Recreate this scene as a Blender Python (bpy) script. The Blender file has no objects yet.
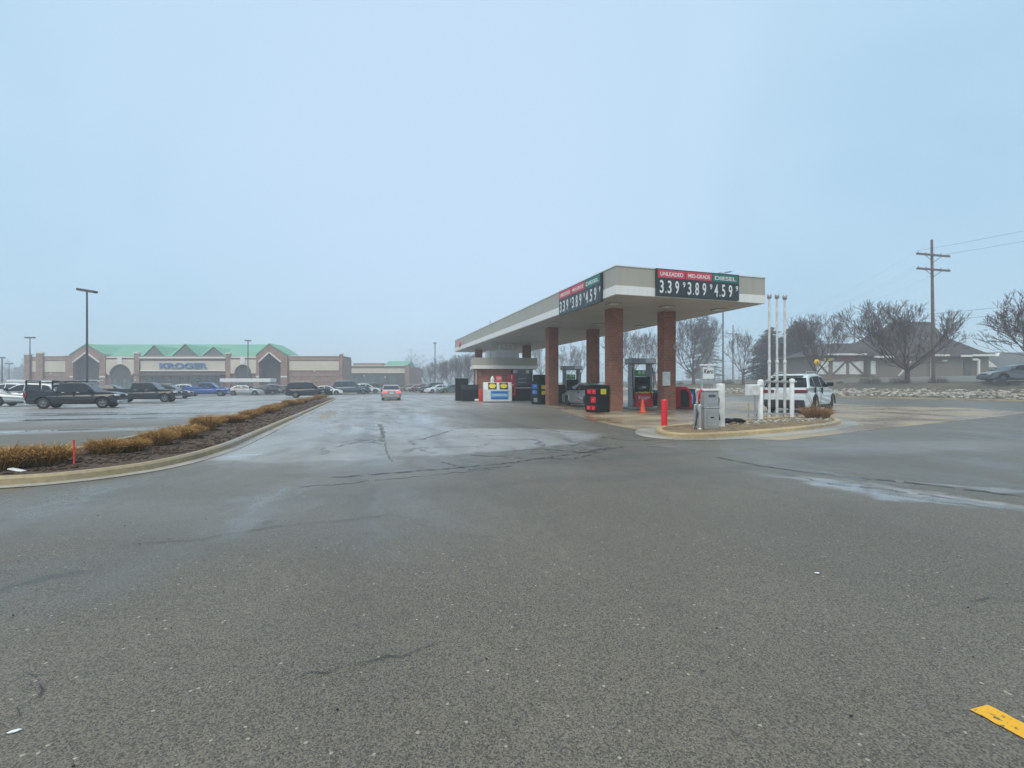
import bpy, math, random
from math import radians as R, sin, cos, pi
from mathutils import Vector, Matrix

sc = bpy.context.scene
col = sc.collection
# ------------------------------------------------------------------ camera
F = 490.0; CX = 512.0; HV = 386.0; CH = 1.4
cd = bpy.data.cameras.new("camera"); cam = bpy.data.objects.new("camera", cd); col.objects.link(cam)
cam.location = (0, 0, CH); cam.rotation_euler = (R(90), 0, 0)
cd.sensor_width = 36; cd.lens = 36 * F / 1024; cd.shift_y = 2 / 1024.0
cd.clip_start = 0.05; cd.clip_end = 3000
sc.camera = cam
# ------------------------------------------------------------------ world, sun, exposure
SUN_EL, SUN_AZ = 62, 200
w = bpy.data.worlds.new("World"); sc.world = w; w.use_nodes = True
nt = w.node_tree; nt.nodes.clear()
out = nt.nodes.new("ShaderNodeOutputWorld"); bg = nt.nodes.new("ShaderNodeBackground")
sky = nt.nodes.new("ShaderNodeTexSky"); sky.sky_type = 'NISHITA'; sky.sun_disc = False
sky.sun_elevation = R(SUN_EL); sky.sun_rotation = R(SUN_AZ); sky.air_density = 1.0; sky.dust_density = 1.0
tc = nt.nodes.new("ShaderNodeTexCoord"); nz = nt.nodes.new("ShaderNodeTexNoise")
nz.inputs["Scale"].default_value = 2.0; nz.inputs["Detail"].default_value = 4; nz.inputs["Distortion"].default_value = 0.6
nt.links.new(tc.outputs["Generated"], nz.inputs["Vector"])
cr = nt.nodes.new("ShaderNodeValToRGB")                      # even sheet of low cloud, faint tone changes
cr.color_ramp.elements[0].position = 0.3; cr.color_ramp.elements[0].color = (2.5, 3.95, 5.05, 1)
cr.color_ramp.elements[1].position = 0.7; cr.color_ramp.elements[1].color = (3.2, 4.6, 5.75, 1)
nt.links.new(nz.outputs["Fac"], cr.inputs["Fac"])
dn = nt.nodes.new("ShaderNodeVectorMath"); dn.operation = 'DOT_PRODUCT'; dn.inputs[1].default_value = (-0.12, 0.86, 0.50)   # thinner, brighter cloud
nt.links.new(tc.outputs["Generated"], dn.inputs[0])
dr_ = nt.nodes.new("ShaderNodeMapRange"); dr_.interpolation_type = 'SMOOTHSTEP'; dr_.inputs["From Min"].default_value = 0.76; dr_.inputs["From Max"].default_value = 1.02; nt.links.new(dn.outputs["Value"], dr_.inputs["Value"])
cl_ = nt.nodes.new("ShaderNodeMix"); cl_.data_type = 'RGBA'; cl_.inputs["B"].default_value = (3.55, 4.72, 5.95, 1)
nt.links.new(dr_.outputs[0], cl_.inputs["Factor"]); nt.links.new(cr.outputs[0], cl_.inputs["A"])
mx = nt.nodes.new("ShaderNodeMix"); mx.data_type = 'RGBA'; mx.inputs["Factor"].default_value = 0.9
nt.links.new(sky.outputs[0], mx.inputs["A"]); nt.links.new(cl_.outputs["Result"], mx.inputs["B"])
nt.links.new(mx.outputs["Result"], bg.inputs["Color"]); bg.inputs["Strength"].default_value = 0.1
nt.links.new(bg.outputs[0], out.inputs["Surface"])
sd = bpy.data.lights.new("sun", 'SUN'); sun = bpy.data.objects.new("sun", sd); col.objects.link(sun)
sd.energy = 1.5; sd.angle = R(45); sd.color = (1, 0.89, 0.74)
_az = R(SUN_AZ); _el = R(SUN_EL)
_d = Vector((sin(_az) * cos(_el), cos(_az) * cos(_el), sin(_el)))
sun.rotation_euler = (-_d).to_track_quat('-Z', 'Y').to_euler(); sun.location = _d * 50
sc.view_settings.view_transform = 'Standard'; sc.view_settings.look = 'None'
sc.view_settings.gamma = 1; sc.view_settings.exposure = 0.76; sc.view_settings.use_curve_mapping = False
cy = sc.cycles
cy.max_bounces = 6; cy.diffuse_bounces = 3; cy.glossy_bounces = 3; cy.transmission_bounces = 3; cy.volume_bounces = 2
cy.transparent_max_bounces = 8; cy.caustics_reflective = False; cy.caustics_refractive = False
cy.use_denoising = True
HAZE_DENSITY = 0.0023
HAZE_COLOR = (0.92, 0.95, 1.0, 1)

# ------------------------------------------------------------------ placement helpers
def G(u, v):                       # where a point of the ground seen in the photograph lies
    y = CH * F / (v - HV); return Vector(((u - CX) / F * y, y, 0))
def XU(u, y): return (u - CX) / F * y
def ZV(v, y): return CH + (HV - v) / F * y
ROT = math.atan2(0.2998, 0.954)     # the site's grid: b runs along the canopy's front, a along its side
A = Vector((-sin(ROT), cos(ROT), 0)); B = Vector((cos(ROT), sin(ROT), 0))

# ------------------------------------------------------------------ mesh builder
class MB:
    def __init__(s): s.v = []; s.f = []; s.m = []; s.sm = []
    def add(s, vs, fs, mi=0, smooth=False):
        o = len(s.v); s.v += [tuple(x) for x in vs]
        for f in fs: s.f.append([i + o for i in f]); s.m.append(mi); s.sm.append(smooth)
        return s
    def box(s, x0, x1, y0, y1, z0, z1, mi=0):
        vs = [(x0,y0,z0),(x1,y0,z0),(x1,y1,z0),(x0,y1,z0),(x0,y0,z1),(x1,y0,z1),(x1,y1,z1),(x0,y1,z1)]
        return s.add(vs, [(0,3,2,1),(4,5,6,7),(0,1,5,4),(1,2,6,5),(2,3,7,6),(3,0,4,7)], mi)
    def obox(s, c, size, M=None, mi=0):
        M = M or Matrix.Identity(3); h = [k / 2 for k in size]; c = Vector(c)
        vs = [c + M @ Vector((sx*h[0], sy*h[1], sz*h[2])) for sz in (-1,1) for sx, sy in ((-1,-1),(1,-1),(1,1),(-1,1))]
        return s.add(vs, [(0,3,2,1),(4,5,6,7),(0,1,5,4),(1,2,6,5),(2,3,7,6),(3,0,4,7)], mi)
    def ext(s, poly, vec, mi=0):          # poly: list of 3-D points, swept by vec
        n = len(poly); p = [Vector(q) for q in poly]; vec = Vector(vec)
        nrm = Vector((0,0,0))
        for i in range(n): nrm += p[i].cross(p[(i+1) % n])
        if nrm.dot(vec) < 0: p.reverse()
        vs = p + [q + vec for q in p]
        fs = [list(range(n))[::-1], list(range(n, 2*n))] + [(i, (i+1) % n, n + (i+1) % n, n + i) for i in range(n)]
        return s.add(vs, fs, mi)
    def prism(s, poly, z0, z1, mi=0): return s.ext([(x, y, z0) for x, y in poly], (0, 0, z1 - z0), mi)
    def cyl(s, p0, p1, r0, r1=None, n=12, mi=0, caps=True, smooth=True):
        r1 = r0 if r1 is None else r1
        p0 = Vector(p0); p1 = Vector(p1); d = (p1 - p0).normalized()
        a = d.orthogonal().normalized(); b = d.cross(a)
        vs = []
        for p, r in ((p0, r0), (p1, r1)):
            for i in range(n):
                t = 2*pi*i/n; vs.append(p + (a*cos(t) + b*sin(t))*r)
        s.add(vs, [(i, (i+1) % n, n + (i+1) % n, n + i) for i in range(n)], mi, smooth)
        if caps: s.add(vs, [list(range(n))[::-1], list(range(n, 2*n))], mi)
        return s
    def tube(s, pts, r, n=6, mi=0, r1=None):
        pts = [Vector(p) for p in pts]; k = len(pts); vs = []; a = None
        for i, p in enumerate(pts):
            d = (pts[min(i+1, k-1)] - pts[max(i-1, 0)]).normalized()
            a = d.orthogonal().normalized() if a is None else (a - d * a.dot(d)).normalized()
            b = d.cross(a); rr = r if r1 is None else r + (r1 - r) * i / (k - 1)
            for j in range(n):
                t = 2*pi*j/n; vs.append(p + (a*cos(t) + b*sin(t))*rr)
        fs = [(i*n + j, i*n + (j+1) % n, (i+1)*n + (j+1) % n, (i+1)*n + j) for i in range(k-1) for j in range(n)]
        s.add(vs, fs, mi, True)
        return s.add(vs[:n] + vs[-n:], [list(range(n))[::-1], list(range(n, 2*n))], mi)
    def lathe(s, prof, c=(0,0,0), axis=(0,0,1), n=20, mi=0, smooth=True):
        c = Vector(c); d = Vector(axis).normalized(); a = d.orthogonal().normalized(); b = d.cross(a)
        vs = [c + d*h + (a*cos(2*pi*j/n) + b*sin(2*pi*j/n))*max(r, 1e-4) for r, h in prof for j in range(n)]
        k = len(prof)
        return s.add(vs, [(i*n + j, i*n + (j+1) % n, (i+1)*n + (j+1) % n, (i+1)*n + j) for i in range(k-1) for j in range(n)], mi, smooth)
    def quad(s, a, b, c, d, mi=0): return s.add([a, b, c, d], [(0,1,2,3)], mi)
    def build(s, name, mats, parent=None, loc=(0,0,0), rotz=0, bevel=0, seg=2, smooth=None):
        me = bpy.data.meshes.new(name)
        me.from_pydata(s.v, [], s.f)
        mats = mats if isinstance(mats, (list, tuple)) else [mats]
        for m in mats: me.materials.append(m)
        me.polygons.foreach_set("material_index", s.m)
        me.polygons.foreach_set("use_smooth", s.sm if smooth is None else [smooth] * len(s.f))
        me.update()
        o = bpy.data.objects.new(name, me); col.objects.link(o)
        o.location = loc; o.rotation_euler = (0, 0, rotz)
        if parent: o.parent = parent
        if bevel:
            b = o.modifiers.new("bevel", 'BEVEL'); b.width = bevel; b.segments = seg; b.limit_method = 'ANGLE'; b.angle_limit = R(40)
        return o
def bx(name, m, parent, dims, bevel=0, **k): return MB().box(*dims).build(name, m, parent, bevel=bevel, **k)
def tag(o, label=None, cat=None, group=None, kind=None):
    if label: o['label'] = label
    if cat: o['category'] = cat
    if group: o['group'] = group
    if kind: o['kind'] = kind
    return o
def thing(name, label, cat, loc=(0,0,0), rotz=0, group=None):
    o = bpy.data.objects.new(name, None); col.objects.link(o); o.empty_display_size = 0.3
    o.location = loc; o.rotation_euler = (0, 0, rotz); return tag(o, label, cat, group)
def copy_tree(o, parent=None):
    c = o.copy(); col.objects.link(c)
    if parent: c.parent = parent
    for ch in list(o.children): copy_tree(ch, c)
    return c
def text(parent, s, c, xd, up, h, m, w=None, depth=0.006, name='lettering', shear=0, bold=0.0, lift=0.0):
    """real lettering, standing on a panel: centre c, reading along xd"""
    cu = bpy.data.curves.new(name, 'FONT'); cu.body = s; cu.align_x = 'LEFT'; cu.extrude = 0.001; cu.shear = shear; cu.offset = bold
    t = bpy.data.objects.new(name, cu); col.objects.link(t)
    dg = bpy.context.evaluated_depsgraph_get(); me = bpy.data.meshes.new_from_object(t.evaluated_get(dg))
    bpy.data.objects.remove(t); bpy.data.curves.remove(cu)
    xs = [v.co.x for v in me.vertices]; ys = [v.co.y for v in me.vertices]
    x0, x1, y0, y1 = min(xs), max(xs), min(ys), max(ys)
    sy = h / (y1 - y0); sx = (w / (x1 - x0)) if w else sy
    c = Vector(c); xd = Vector(xd).normalized(); up = Vector(up).normalized(); n = xd.cross(up)
    for v in me.vertices:
        v.co = c + xd * ((v.co.x - (x0 + x1)/2) * sx) + up * ((v.co.y - (y0 + y1)/2) * sy) + n * (lift + (depth if v.co.z > 0 else -0.001))
    me.materials.clear(); me.materials.append(m); me.name = name
    o = bpy.data.objects.new(name, me); col.objects.link(o)
    if parent: o.parent = parent
    return o

# ------------------------------------------------------------------ materials
def newmat(name):
    m = bpy.data.materials.new(name); m.use_nodes = True
    t = m.node_tree; return m, t, t.nodes["Principled BSDF"], t.nodes, t.links
def node_helpers(N, L):
    def math(op, a, b=None, clamp=False):
        n = N.new("ShaderNodeMath"); n.operation = op; n.use_clamp = clamp
        for i, x in enumerate((a, b)):
            if x is None: continue
            if isinstance(x, (int, float)): n.inputs[i].default_value = x
            else: L.new(x, n.inputs[i])
        return n.outputs[0]
    def noise(vec, scale, detail=3, rough=0.55, dist=0.0):
        n = N.new("ShaderNodeTexNoise"); n.inputs["Scale"].default_value = scale; n.inputs["Detail"].default_value = detail
        n.inputs["Roughness"].default_value = rough; n.inputs["Distortion"].default_value = dist; L.new(vec, n.inputs["Vector"]); return n
    def rng(x, a, b, c=0.0, d=1.0, smooth=True):
        n = N.new("ShaderNodeMapRange"); n.interpolation_type = 'SMOOTHSTEP' if smooth else 'LINEAR'
        for k, q in zip(("From Min", "From Max", "To Min", "To Max"), (a, b, c, d)): n.inputs[k].default_value = q
        L.new(x, n.inputs["Value"]); return n.outputs[0]
    def mixc(f, a, b, blend='MIX'):
        n = N.new("ShaderNodeMix"); n.data_type = 'RGBA'; n.blend_type = blend
        for k, x in (("Factor", f), ("A", a), ("B", b)):
            if isinstance(x, tuple): n.inputs[k].default_value = (*x, 1) if len(x) == 3 else x
            elif isinstance(x, (int, float)): n.inputs[k].default_value = x
            else: L.new(x, n.inputs[k])
        return n.outputs["Result"]
    def ellipse(vec, cx, cyy, rx, ry, rot, soft=0.35):
        mp = N.new("ShaderNodeMapping"); mp.vector_type = 'TEXTURE'
        mp.inputs["Location"].default_value = (cx, cyy, 0); mp.inputs["Rotation"].default_value = (0, 0, R(rot)); mp.inputs["Scale"].default_value = (rx, ry, 1)
        L.new(vec, mp.inputs["Vector"])
        ln = N.new("ShaderNodeVectorMath"); ln.operation = 'LENGTH'; L.new(mp.outputs[0], ln.inputs[0])
        return rng(ln.outputs["Value"], 1 + soft, 1 - soft)
    return math, noise, rng, mixc, ellipse

def mat(name, c, rough=0.6, metal=0.0, var=0.12, scale=3.0, bump=0.0, bscale=40.0, coat=0.0, spec=0.5, emit=None, dirt=None):
    m, t, p, N, L = newmat(name)
    p.inputs["Roughness"].default_value = rough; p.inputs["Metallic"].default_value = metal
    p.inputs["Coat Weight"].default_value = coat; p.inputs["Coat Roughness"].default_value = 0.08
    p.inputs["Specular IOR Level"].default_value = spec
    tcn = N.new("ShaderNodeTexCoord")
    n1 = N.new("ShaderNodeTexNoise"); n1.inputs["Scale"].default_value = scale; n1.inputs["Detail"].default_value = 5
    L.new(tcn.outputs["Object"], n1.inputs["Vector"])
    rp = N.new("ShaderNodeValToRGB"); e = rp.color_ramp.elements
    lo = dirt or tuple(x * (1 - var) for x in c); hi = tuple(min(1, x * (1 + var)) for x in c)
    e[0].position = 0.3; e[0].color = (*lo, 1); e[1].position = 0.65; e[1].color = (*hi, 1)
    L.new(n1.outputs["Fac"], rp.inputs["Fac"]); L.new(rp.outputs[0], p.inputs["Base Color"])
    if bump:
        n2 = N.new("ShaderNodeTexNoise"); n2.inputs["Scale"].default_value = bscale; n2.inputs["Detail"].default_value = 4
        L.new(tcn.outputs["Object"], n2.inputs["Vector"])
        b = N.new("ShaderNodeBump"); b.inputs["Strength"].default_value = bump; b.inputs["Distance"].default_value = 0.05
        L.new(n2.outputs["Fac"], b.inputs["Height"]); L.new(b.outputs[0], p.inputs["Normal"])
    if emit: p.inputs["Emission Color"].default_value = (*emit[0], 1); p.inputs["Emission Strength"].default_value = emit[1]
    return m
def island_mat(name, cols, rough):
    m, t, p, N, L = newmat(name); p.inputs["Roughness"].default_value = rough
    g = N.new("ShaderNodeNewGeometry"); rp = N.new("ShaderNodeValToRGB"); e = rp.color_ramp.elements
    while len(e) < len(cols): e.new(.5)
    for i, c in enumerate(cols): e[i].position = i/(len(cols)-1); e[i].color = (*c, 1)
    L.new(g.outputs["Random Per Island"], rp.inputs["Fac"]); L.new(rp.outputs[0], p.inputs["Base Color"]); return m
def streaked(name, c, rough, lo=.80):
    m, t, p, N, L = newmat(name); mth, noise, rng, mixc, ellipse = node_helpers(N, L); p.inputs["Roughness"].default_value = rough
    tcn = N.new("ShaderNodeTexCoord"); mp = N.new("ShaderNodeMapping"); mp.inputs["Scale"].default_value = (2.2, 2.2, .22); L.new(tcn.outputs["Object"], mp.inputs["Vector"])
    f = rng(noise(mp.outputs[0], 1.6, 6, .65).outputs["Fac"], .45, .75); big = noise(tcn.outputs["Object"], .35, 3)
    base = mixc(mth('MULTIPLY', f, .8), c, tuple(x*lo for x in c)); L.new(mixc(rng(big.outputs["Fac"], .35, .65, 0, .25), base, tuple(x*.86 for x in c)), p.inputs["Base Color"]); return m
def brick(name, c1, c2, mortar, bw=0.215, bh=0.075, gap=0.012, rough=0.8, bump=0.4):
    m, t, p, N, L = newmat(name); p.inputs["Roughness"].default_value = rough
    tcn = N.new("ShaderNodeTexCoord"); sx = N.new("ShaderNodeSeparateXYZ"); L.new(tcn.outputs["Object"], sx.inputs[0])
    ad = N.new("ShaderNodeMath"); L.new(sx.outputs[0], ad.inputs[0]); L.new(sx.outputs[1], ad.inputs[1])
    cb = N.new("ShaderNodeCombineXYZ"); L.new(ad.outputs[0], cb.inputs[0]); L.new(sx.outputs[2], cb.inputs[1])
    bt = N.new("ShaderNodeTexBrick"); L.new(cb.outputs[0], bt.inputs["Vector"])
    bt.inputs["Scale"].default_value = 1; bt.inputs["Brick Width"].default_value = bw + gap; bt.inputs["Row Height"].default_value = bh + gap
    bt.inputs["Mortar Size"].default_value = gap; bt.inputs["Mortar Smooth"].default_value = 0.2; bt.inputs["Bias"].default_value = 0.0
    bt.inputs["Color1"].default_value = (*c1, 1); bt.inputs["Color2"].default_value = (*c2, 1); bt.inputs["Mortar"].default_value = (*mortar, 1)
    n1 = N.new("ShaderNodeTexNoise"); n1.inputs["Scale"].default_value = 1.3; n1.inputs["Detail"].default_value = 6; L.new(tcn.outputs["Object"], n1.inputs["Vector"])
    mr = N.new("ShaderNodeMapRange"); mr.inputs["From Min"].default_value = 0.3; mr.inputs["From Max"].default_value = 0.7
    mr.inputs["To Min"].default_value = 0.72; mr.inputs["To Max"].default_value = 1.15; L.new(n1.outputs["Fac"], mr.inputs["Value"])
    mm = N.new("ShaderNodeMix"); mm.data_type = 'RGBA'; mm.blend_type = 'MULTIPLY'; mm.inputs["Factor"].default_value = 1
    L.new(bt.outputs["Color"], mm.inputs["A"]); L.new(mr.outputs[0], mm.inputs["B"]); L.new(mm.outputs["Result"], p.inputs["Base Color"])
    b = N.new("ShaderNodeBump"); b.inputs["Strength"].default_value = bump; b.inputs["Distance"].default_value = 0.01; b.invert = True
    L.new(bt.outputs["Fac"], b.inputs["Height"]); L.new(b.outputs[0], p.inputs["Normal"])
    return m

def asphalt_material():
    m, t, p, N, L = newmat("asphalt"); mth, noise, rng, mixc, ellipse = node_helpers(N, L)
    g = N.new("ShaderNodeNewGeometry"); pos = g.outputs["Position"]
    # flatten z so that ellipses measure on the plan, and wobble the plan for ragged outlines
    fl = N.new("ShaderNodeVectorMath"); fl.operation = 'MULTIPLY'; fl.inputs[1].default_value = (1, 1, 0); L.new(pos, fl.inputs[0])
    wob = noise(fl.outputs[0], 0.9, 5, 0.6)
    wv = N.new("ShaderNodeVectorMath"); wv.operation = 'MULTIPLY_ADD'; L.new(wob.outputs["Color"], wv.inputs[0]); wv.inputs[1].default_value = (1.5, 1.5, 0); L.new(fl.outputs[0], wv.inputs[2])
    ov = N.new("ShaderNodeVectorMath"); ov.operation = 'SUBTRACT'; L.new(wv.outputs[0], ov.inputs[0]); ov.inputs[1].default_value = (0.75, 0.75, 0)
    wp = ov.outputs[0]
    # wet film: zones with a shape of their own, plus patchy noise
    wet = None
    for e in WET_ZONES:
        k = ellipse(wp, *e[:5], soft=e[5]); k = mth('MULTIPLY', k, e[6])
        wet = k if wet is None else mth('MAXIMUM', wet, k)
    # streaky wet patches drawn out along the drive lane
    mp = N.new("ShaderNodeMapping"); mp.vector_type = 'TEXTURE'; mp.inputs["Rotation"].default_value = (0, 0, ROT + pi/2); mp.inputs["Scale"].default_value = (3.2, 0.8, 1)
    L.new(wp, mp.inputs["Vector"])
    st = noise(mp.outputs[0], 0.55, 4, 0.6)
    patch = rng(st.outputs["Fac"], 0.42, 0.66)
    wet = mth('MULTIPLY', wet, mth('ADD', mth('MULTIPLY', patch, 0.6), 0.4), True)
    pud = None
    for e in PUDDLES:
        k = ellipse(wp, *e[:5], soft=e[5]); k = mth('MULTIPLY', k, e[6])
        pud = k if pud is None else mth('MAXIMUM', pud, k)
    # aggregate
    vo = N.new("ShaderNodeTexVoronoi"); vo.inputs["Scale"].default_value = 150; L.new(pos, vo.inputs["Vector"])
    vo2 = N.new("ShaderNodeTexVoronoi"); vo2.inputs["Scale"].default_value = 42; L.new(pos, vo2.inputs["Vector"])
    sep = N.new("ShaderNodeSeparateColor"); L.new(vo.outputs["Color"], sep.inputs[0])
    sep2 = N.new("ShaderNodeSeparateColor"); L.new(vo2.outputs["Color"], sep2.inputs[0])
    big = noise(pos, 0.35, 5, 0.6); mid = noise(pos, 6, 4, 0.6)
    base = mixc(rng(big.outputs["Fac"], 0.3, 0.7), (0.072, 0.062, 0.046), (0.136, 0.117, 0.089))
    base = mixc(rng(mid.outputs["Fac"], 0.35, 0.7, 0, 0.5), base, (0.062, 0.060, 0.053))
    stone = mixc(sep.outputs["Green"], (0.014, 0.012, 0.009), (0.32, 0.28, 0.21))
    base = mixc(0.5, base, stone)
    fleck = mth('GREATER_THAN', sep2.outputs["Red"], 0.984); core = rng(vo2.outputs["Distance"], 0.42, 0.24)
    base = mixc(mth('MULTIPLY', fleck, core), base, (0.36, 0.33, 0.26))
    # weathered lane and lot, wet sheen painted in as paler colour, network of cracks
    old = None
    for e in OLD_SHEEN_ZONES:
        k = ellipse(wp, *e[:5], soft=e[5]); old = k if old is None else mth('MAXIMUM', old, k)
    base = mixc(mth('MULTIPLY', old, 0.78), base, mixc(rng(st.outputs["Fac"], 0.35, 0.65), (0.25, 0.248, 0.24), (0.42, 0.415, 0.405)))
    cv = N.new("ShaderNodeTexVoronoi"); cv.feature = 'DISTANCE_TO_EDGE'; cv.inputs["Scale"].default_value = 0.62; L.new(wp, cv.inputs["Vector"])
    crk = None
    for e in CRACK_ZONES:
        k = ellipse(wp, *e[:5], soft=e[5]); crk = k if crk is None else mth('MAXIMUM', crk, k)
    line = rng(cv.outputs["Distance"], 0.030, 0.010); gapn = rng(noise(fl.outputs[0], 0.8, 2).outputs["Fac"], 0.38, 0.5)
    halo = mth('MULTIPLY', mth('MULTIPLY', rng(cv.outputs["Distance"], 0.085, 0.03), crk), gapn); base = mixc(mth('MULTIPLY', halo, 0.5), base, (0.24, 0.235, 0.225))
    line = mth('MULTIPLY', mth('MULTIPLY', line, crk), gapn)
    base = mixc(mth('MULTIPLY', line, 0.75), base, (0.035, 0.034, 0.033))
    salt = None
    for e in SALT:
        k = mth('MULTIPLY', ellipse(wp, *e[:5], soft=e[5]), e[6]); salt = k if salt is None else mth('MAXIMUM', salt, k)
    salt = mth('MULTIPLY', salt, rng(noise(fl.outputs[0], 3.5, 5, .65).outputs["Fac"], .3, .62, .35, 1.0)); base = mixc(salt, base, (0.34, 0.345, 0.355))
    stain = ellipse(wp, -3.45, 3.35, .34, .11, 60, .6); base = mixc(mth('MULTIPLY', stain, .5), base, (0.03, 0.03, 0.031))
    oil = rng(noise(fl.outputs[0], 1.7, 2, .4).outputs["Fac"], .70, .78); base = mixc(mth('MULTIPLY', oil, .35), base, (0.02, 0.019, 0.017))
    for e in TRACKS:                                          # polished, oil-darkened wheel paths of the drive lane
        base = mixc(mth('MULTIPLY', ellipse(wp, *e[:5], soft=e[5]), e[6]), base, (0.05, 0.05, 0.05))
    # wet asphalt is darker in itself
    wetness = mth('MAXIMUM', wet, pud)
    base = mixc(mth('MULTIPLY', wetness, 0.42), base, mixc(0.6, base, (0.03, 0.03, 0.03)))
    L.new(base, p.inputs["Base Color"])
    ro = mixc(wet, (0.60, 0.60, 0.60), (0.22, 0.22, 0.22)); ro = mixc(pud, ro, (0.09, 0.09, 0.09))
    L.new(ro, p.inputs["Roughness"])
    p.inputs["Specular IOR Level"].default_value = 0.5
    bh = mth('ADD', mth('MULTIPLY', mth('SUBTRACT', 1.0, vo.outputs["Distance"]), 1.0), mth('MULTIPLY', mid.outputs["Fac"], 0.6))
    b = N.new("ShaderNodeBump"); b.inputs["Distance"].default_value = 0.006
    L.new(mth('SUBTRACT', 0.5, mth('ADD', mth('MULTIPLY', wet, 0.47), mth('MULTIPLY', pud, 0.5)), True), b.inputs["Strength"])
    L.new(bh, b.inputs["Height"]); L.new(b.outputs[0], p.inputs["Normal"])
    return m
def concrete_material(name, c, wetc, joint=4.0, wet=(0.4, 0.62)):
    m, t, p, N, L = newmat(name); mth, noise, rng, mixc, ellipse = node_helpers(N, L)
    g = N.new("ShaderNodeNewGeometry"); pos = g.outputs["Position"]
    n1 = noise(pos, 0.28, 6, 0.62, 0.4); n2 = noise(pos, 9, 5, 0.65)
    wf = rng(n1.outputs["Fac"], *wet)
    base = mixc(wf, c, wetc); base = mixc(rng(n2.outputs["Fac"], 0.35, 0.7, 0, 0.35), base, tuple(x * 0.6 for x in wetc))
    if joint:
        mp = N.new("ShaderNodeMapping"); mp.vector_type = 'TEXTURE'; mp.inputs["Rotation"].default_value = (0, 0, ROT); L.new(pos, mp.inputs["Vector"])
        sp = N.new("ShaderNodeSeparateXYZ"); L.new(mp.outputs[0], sp.inputs[0])
        jl = None
        for i in (0, 1):
            fr = mth('FRACT', mth('DIVIDE', sp.outputs[i], joint)); k = rng(mth('ABSOLUTE', mth('SUBTRACT', fr, 0.5)), 0.004, 0.0015)
            jl = k if jl is None else mth('MAXIMUM', jl, k)
        base = mixc(mth('MULTIPLY', jl, 0.7), base, (0.05, 0.045, 0.04))
    L.new(base, p.inputs["Base Color"])
    L.new(mixc(wf, (0.65, 0.65, 0.65), (0.24, 0.24, 0.24)), p.inputs["Roughness"])
    b = N.new("ShaderNodeBump"); b.inputs["Strength"].default_value = 0.15; b.inputs["Distance"].default_value = 0.01
    L.new(n2.outputs["Fac"], b.inputs["Height"]); L.new(b.outputs[0], p.inputs["Normal"])
    return m

# x, y, half-length, half-width, rotation in degrees, softness, amount  (plan positions on the site)
WET_ZONES = [(-4.6, 6.2, 4.6, 1.7, -14, .4, 1.0), (-3.4, 3.6, 1.2, .7, 55, .5, .9), (0, 11, 8, 3.2, 0, .5, .85), (-6, 18, 12, 5, 107, .5, .9), (-12, 55, 45, 9, 107, .4, .8),
             (7.5, 9.0, 5.5, 2.6, 10, .5, .85), (16, 15, 14, 6, 17, .5, .8), (25, 38, 40, 16, 107, .4, .8), (-30, 28, 24, 14, 17, .4, .9), (-40, 70, 60, 40, 17, .3, .8),
             (3.0, 17, 10, 5, 107, .5, .8)]
PUDDLES = [(4.85, 6.35, .85, .16, -62, .5, 1.0), (5.6, 5.7, 1.2, .13, -55, .5, 1.0), (5.2, 7.4, .6, .1, -50, .6, 1.0), (8.2, 14.2, 1.5, .35, 20, .5, 1.0),
           (-5.4, 9.9, .45, .14, 40, .5, 1.0), (-7.6, 15.5, 3.0, .22, 107, .6, 1.0), (-5.5, 16.2, 2.2, .5, 112, .6, 1.0), (-9.0, 24, 6.0, .5, 107, .6, 1.0), (-4.0, 21, 3.5, .8, 100, .6, 1.0),
           (-14, 15.5, 6, .55, 24, .6, 1.0), (-20, 20, 9, .7, 17, .5, 1.0), (-28, 23.5, 11, .6, 17, .5, 1.0), (-17, 25, 8, .8, 17, .6, 1.0), (-35, 38, 16, 1.0, 17, .6, 1.0), (-25, 48, 12, 1.2, 17, .6, 1.0)]
SALT = [(4.6, 6.75, .95, .20, -58, .6, .9), (5.75, 6.0, 1.3, .17, -50, .6, .85), (6.6, 6.6, 1.0, .12, -35, .6, .6), (8.5, 14.6, 2.2, .5, 20, .6, .5), (9.0, 11.5, 4.0, 1.0, 10, .7, .35),
        (-14, 15.0, 7, .5, 22, .6, .7), (-21, 20.6, 9, .7, 17, .6, .7), (-29, 24, 12, .6, 17, .6, .7), (-36, 33, 16, .9, 17, .6, .5), (-6.0, 14.5, 3.5, .45, 107, .6, .45), (-7.8, 19, 5, .6, 107, .6, .5), (-3.6, 18, 3, .8, 107, .7, .35), (-4.6, 5.6, 2.2, .5, -10, .8, .15)]
TRACKS = [(-7.0, 24, 18, .28, 106, .6, .35), (-5.2, 24.5, 18, .28, 106, .6, .35), (-1.0, 21, 14, .3, 107, .6, .3), (3.4, 8.2, 6.5, .22, 20, .6, .25), (2.9, 9.9, 6.5, .22, 20, .6, .25)]
OLD_SHEEN_ZONES = [(-8.5, 26, 17, 4.6, 107, .25), (-2.6, 12.6, 5.4, 3.0, 25, .07), (-35, 45, 60, 28, 17, .3)]
CRACK_ZONES = [(-1.6, 12.3, 3.6, 2.2, 20, .4), (-6, 22, 9, 3, 107, .4), (2.2, 11.3, 2.2, .9, 20, .4)]

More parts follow.
